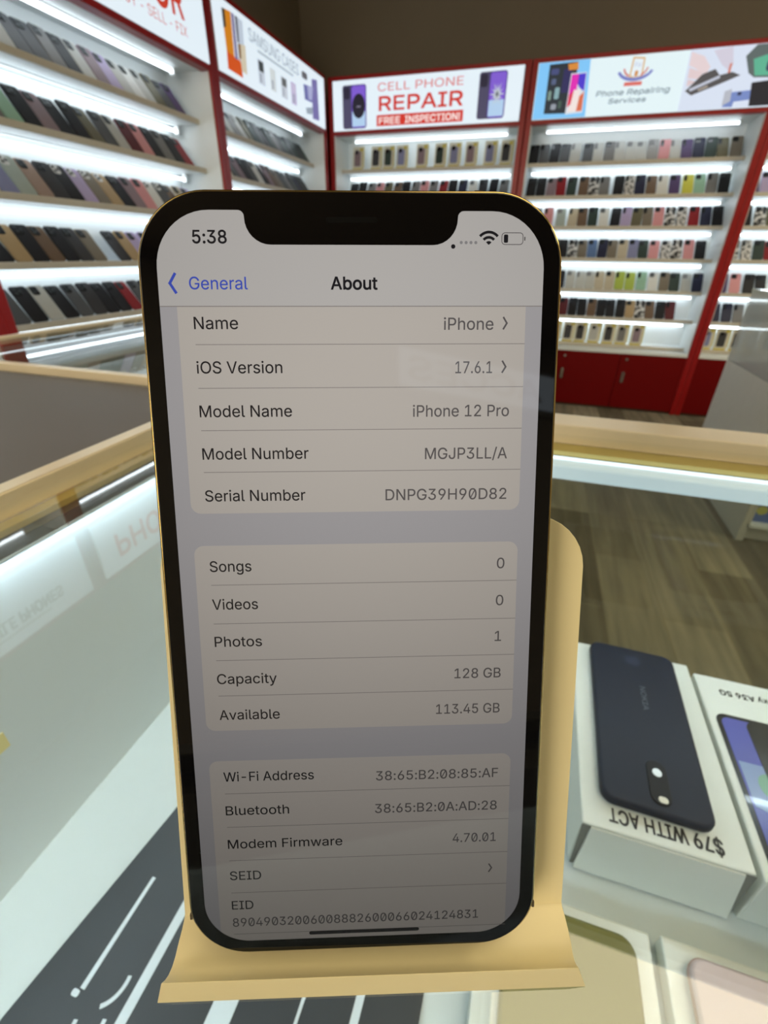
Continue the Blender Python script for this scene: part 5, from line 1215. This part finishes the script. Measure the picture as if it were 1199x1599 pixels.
# ------------------------------------------------------------------ the phone
ph = tag(empty('smartphone'), 'gold-edged phone on the cream stand, its lit screen showing an About page', 'phone')
ph.matrix_world = Matrix(((PX.x, PY.x, PN.x, PC.x), (PX.y, PY.y, PN.y, PC.y), (PX.z, PY.z, PN.z, PC.z), (0, 0, 0, 1)))
M_steel = mat('gold_steel_frame', (182, 156, 96), 0.18, 1.0)
M_bezel = mat('black_front_glass', (5, 5, 7), 0.03, spec=0.5)
M_band = mat('antenna_band', (70, 60, 44), 0.5)
M_backglass = mat('gold_back_glass', (220, 200, 160), 0.35, coat=0.3)
PW, PH_ = .0715, .1467
MB().slab(rr(PW, PH_, .0118, 14), -.0074, -.00025, ch=.00035).build('metal_frame', M_steel, ph)
MB().slab(rr(PW - .0009, PH_ - .0009, .01135, 14), -.0004, .00001, ch=.0002).build('front_glass', M_bezel, ph)
MB().slab(rr(PW - .0014, PH_ - .0014, .011, 12), -.0078, -.0073, ch=.0002).build('back_glass', M_backglass, ph)
cb = MB().slab(rr(.029, .030, .008, 6, .0185, .0555), -.0093, -.0076, ch=.0005).build('camera_island', M_backglass, ph)
for x, y in ((.012, .062), (.012, .049), (.025, .0555)):
    MB().tube((x, y, -.0092), (x, y, -.0106), .0058, 18).build('camera_lens', M_lens, cb)
def band(x0, x1, y0, y1):
    MB().box(x0, x1, y0, y1, -.0072, -.0004).build('antenna_band', M_band, ph)
band(.0205, .0218, PH_ / 2 - .0004, PH_ / 2 + .00006)
band(PW / 2 - .0004, PW / 2 + .00006, .0558, .0571)
band(-PW / 2 - .00006, -PW / 2 + .0004, -.0650, -.0637)
band(PW / 2 - .0004, PW / 2 + .00006, -.0650, -.0637)
for y0, y1 in ((.0530, .0575), (.0360, .0465), (.0225, .0330)):
    MB().box(-PW / 2 - .00045, -PW / 2 + .0004, y0, y1, -.0052, -.0026, bev=.0002).build('side_button', M_steel, ph)
MB().box(PW / 2 - .0004, PW / 2 + .00045, .0200, .0370, -.0052, -.0026, bev=.0002).build('side_button', M_steel, ph)

def screen_mat(name, rgb, k=1.0):
    """lit display under glass: brightest seen square on, dimmer seen aslant, with a glossy glass surface"""
    m = bpy.data.materials.new(name)
    m.use_nodes = True
    nt = m.node_tree
    b = nt.nodes['Principled BSDF']
    b.inputs['Base Color'].default_value = (.004, .004, .005, 1)
    b.inputs['Roughness'].default_value = 0.045
    b.inputs['Emission Color'].default_value = lin(rgb)
    N = nt.nodes.new
    ge, dt, mx_, pw, mu = N('ShaderNodeNewGeometry'), N('ShaderNodeVectorMath'), N('ShaderNodeMath'), N('ShaderNodeMath'), N('ShaderNodeMath')
    dt.operation = 'DOT_PRODUCT'                 # viewing cone of the panel, tipped a little towards its lower edge
    dt.inputs[1].default_value = (PN * math.cos(VIEW_TIP) - PY * math.sin(VIEW_TIP))[:]
    nt.links.new(ge.outputs['Incoming'], dt.inputs[0])
    mx_.operation = 'MAXIMUM'; mx_.inputs[1].default_value = 0.02
    nt.links.new(dt.outputs['Value'], mx_.inputs[0])
    pw.operation = 'POWER'; pw.inputs[1].default_value = SCREEN_P
    nt.links.new(mx_.outputs[0], pw.inputs[0])
    mu.operation = 'MULTIPLY'; mu.inputs[1].default_value = k
    nt.links.new(pw.outputs[0], mu.inputs[0])
    nt.links.new(mu.outputs[0], b.inputs['Emission Strength'])
    return m
SCREEN_P = 1.6
VIEW_TIP = math.radians(14)
S_bg = screen_mat('display_grey', (157, 154, 155))
S_head = screen_mat('display_header', (172, 168, 164))
S_card = screen_mat('display_card', (175, 168, 160))
S_black = screen_mat('display_black', (22, 22, 26))
S_grey = screen_mat('display_grey_text', (84, 80, 80))
S_line = screen_mat('display_rule', (132, 126, 122))
S_blue = screen_mat('display_blue', (58, 76, 172))
S_faint = screen_mat('display_faint', (126, 124, 124))

def sz(z):
    return Matrix.Scale(mm, 4) @ Matrix.Translation((0, 0, z))
# display outline with the notch, millimetres
hw, top, bot, rc = 32.45, 70.0, -70.0, 9.0
def arc(cx, cy, r, a0, a1, n=10):
    return [(cx + r * math.cos(math.radians(a0 + (a1 - a0) * k / n)), cy + r * math.sin(math.radians(a0 + (a1 - a0) * k / n))) for k in range(n + 1)]
notch = arc(18.6, 69.0, 1.0, 90, 180, 5) + arc(13.6, 68.6, 4.0, 0, -90, 8)
notch = [(18.7, 70.0)] + arc(18.7, 69.0, 1.0, 90, 180, 5)[1:] + arc(13.5, 68.9, 4.2, 0, -90, 8) + arc(-13.5, 68.9, 4.2, 270, 180, 8) + arc(-18.7, 69.0, 1.0, 0, 90, 5)
outline = arc(-hw + rc, bot + rc, rc, 180, 270, 12) + arc(hw - rc, bot + rc, rc, 270, 360, 12) + arc(hw - rc, top - rc, rc, 0, 90, 12) + notch + arc(-hw + rc, top - rc, rc, 90, 180, 12)
scr = flat([outline], 'screen', S_bg, ph, sz(.03))
head = [p for p in outline if p[1] > 55] 
right_side = arc(hw - rc, top - rc, rc, 0, 90, 12)
head_o = [(-hw, 55.0), (hw, 55.0)] + right_side + notch + arc(-hw + rc, top - rc, rc, 90, 180, 12)
flat([head_o], 'header_bar', S_head, scr, sz(.045))
def card(name, y1, y0, top_round=True, bottom='round', l=-29.6, r=29.6, q=1.75):
    o = []
    if bottom == 'round':
        o += arc(l + q, y0 + q, q, 180, 270, 6) + arc(r - q, y0 + q, q, 270, 360, 6)
    else:
        o += [p for p in arc(-hw + rc, bot + rc, rc, 180, 270, 40) if p[0] > l] + [p for p in arc(hw - rc, bot + rc, rc, 270, 360, 40) if p[0] < r]
    if top_round:
        o += arc(r - q, y1 - q, q, 0, 90, 6) + arc(l + q, y1 - q, q, 90, 180, 6)
    else:
        o += [(r, y1), (l, y1)]
    return flat([o], name, S_card, scr, sz(.045))
card('list_card', 54.9, 19.7, False)
card('list_card', 13.8, -22.6)
card('list_card', -29.0, -70.0, True, 'screen')
def rule(y, l=-26.9, r=29.6, t=.13):
    flat([[(l, y - t / 2), (r, y - t / 2), (r, y + t / 2), (l, y + t / 2)]], 'divider_line', S_line, scr, sz(.06))
rule(54.98, -hw + .05, hw - .05, .16)
for y in (48.8, 41.56, 34.36, 27.07, 6.4, -1.03, -8.27, -15.42, -36.1, -43.48, -51.04, -58.49, -68.3):
    rule(y)
CAPH = 1.97
def st_(body, y, left=None, right=None, m=None, cap=CAPH, **k):
    k.setdefault('bold', .022)
    return text(body, 'screen_text', m or S_black, scr, cap, left, right, y, M=sz(.06), **k)
LEFT = [('Name', 51.32, -19.57), ('iOS Version', 44.05, -12.40), ('Model Name', 36.68, -11.02), ('Model Number', 29.33, -8.36), ('Serial Number', 21.9, -9.17),
        ('Songs', 8.94, -19.45), ('Videos', 1.73, -18.6), ('Photos', -5.53, -18.2), ('Capacity', -12.97, -15.75), ('Available', -20.33, -15.5),
        ('Wi-Fi Address', -33.42, -9.38), ('Bluetooth', -40.8, -14.5), ('Modem Firmware', -48.3, -4.1), ('SEID', -55.5, -20.7), ('EID', -62.4, -22.6)]
for s, y, r in LEFT:
    st_(s, y, -26.95, r)
st_('8904903200600888' + '2600066024124831', -66.5, -26.98, 23.84, S_grey, slash=True)
VAL = [('iPhone', 51.14, 15.52, 24.07), ('17.6.1', 43.9, 17.6, 24.03), ('iPhone 12 Pro', 36.5, 10.2, 27.2), ('MGJP3LL/A', 29.05, 12.35, 27.08), ('DNPG39H90D82', 21.73, 5.24, 27.18),
       ('0', 8.75, None, 27.2), ('0', 1.6, None, 27.2), ('1', -5.5, None, 27.0), ('128 GB', -12.9, 18.2, 27.1), ('113.45 GB', -20.2, 14.7, 27.1),
       ('38:65:B2:08:85:AF', -34.1, 2.87, 27.16), ('38:65:B2:0A:AD:28', -41.3, 2.6, 27.1), ('4.70.01', -48.5, 18.3, 27.1)]
for s, y, l, r in VAL:
    st_(s, y, l, r, S_grey, slash=(':' in s or s.startswith('DNP') or s.startswith('4.')))
st_('5:38', 64.9, -26.29, -20.73, S_black, cap=2.0, bold=.06)
st_('General', 57.69, -27.3, -17.62, S_blue)
st_('About', 57.7, -3.66, 4.13, S_black, bold=.085)
def chevron(x, y, h, t, name, m, s=1):
    """open angle bracket of even stroke with its tip at x, y"""
    b = MB()
    for e in (1, -1):
        a, c = Vector((x - s * h * .62, y + e * h)), Vector((x, y))
        d = (c - a).normalized() * t / 2
        q = Vector((-d.y, d.x))
        z = .06 + .004 * (e < 0)
        v = [a - d * .6 - q, c + d * .8 - q, c + d * .8 + q, a - d * .6 + q]
        b.add([(p.x, p.y, z) for p in v], [(0, 1, 2, 3)], 0, False, Matrix.Scale(mm, 4))
    return b.build(name, m, scr)
chevron(26.4, 52.2, .95, .30, 'chevron_icon', S_grey)
chevron(26.4, 44.95, .95, .30, 'chevron_icon', S_grey)
chevron(26.4, -54.7, .9, .28, 'chevron_icon', S_grey)
chevron(-30.5, 58.65, 1.5, .46, 'back_arrow_icon', S_blue, -1)
def disc(x, y, r, name, m):
    flat([arc(x, y, r, 0, 345, 23)], name, m, scr, sz(.06))
disc(16.95, 64.5, .36, 'privacy_dot', S_black)
sig = [arc(18.3 + .82 * i, 65.12, .26, 0, 337.5, 15) for i in range(4)]
flat(sig, 'signal_icon', S_faint, scr, sz(.06))
wf = []
for r0, r1 in ((0, .62), (.98, 1.42), (1.8, 2.24)):
    a = arc(22.95, 64.75, r1, 42, 138, 10)
    wf.append(a + (arc(22.95, 64.75, r0, 138, 42, 10) if r0 else [(22.95, 64.75)]))
flat(wf, 'wifi_icon', S_black, scr, sz(.06))
def rrm(cx, cy, w, h, r):
    return rr(w, h, r, 5, cx, cy)
flat([rrm(26.95, 65.75, 3.7, 1.95, .58), rrm(26.95, 65.75, 3.46, 1.71, .47)[::-1]], 'battery_icon', S_grey, scr, sz(.06))
flat([rrm(25.85, 65.75, .72, 1.3, .2)], 'battery_level', S_black, scr, sz(.07))
flat([rrm(29.05, 65.75, .2, .62, .09)], 'battery_tip', S_grey, scr, sz(.06))
flat([rrm(0.03, -68.68, 22.9, .82, .4)], 'home_bar', S_black, scr, sz(.075))
# ear speaker slit in the notch
MB().slab([(x * mm, y * mm) for x, y in rrm(0, 68.55, 8.6, .9, .44)], .00001, .00003).build('speaker_slit', mat('speaker_mesh', (8, 8, 8), 0.7, spec=0.05), ph)
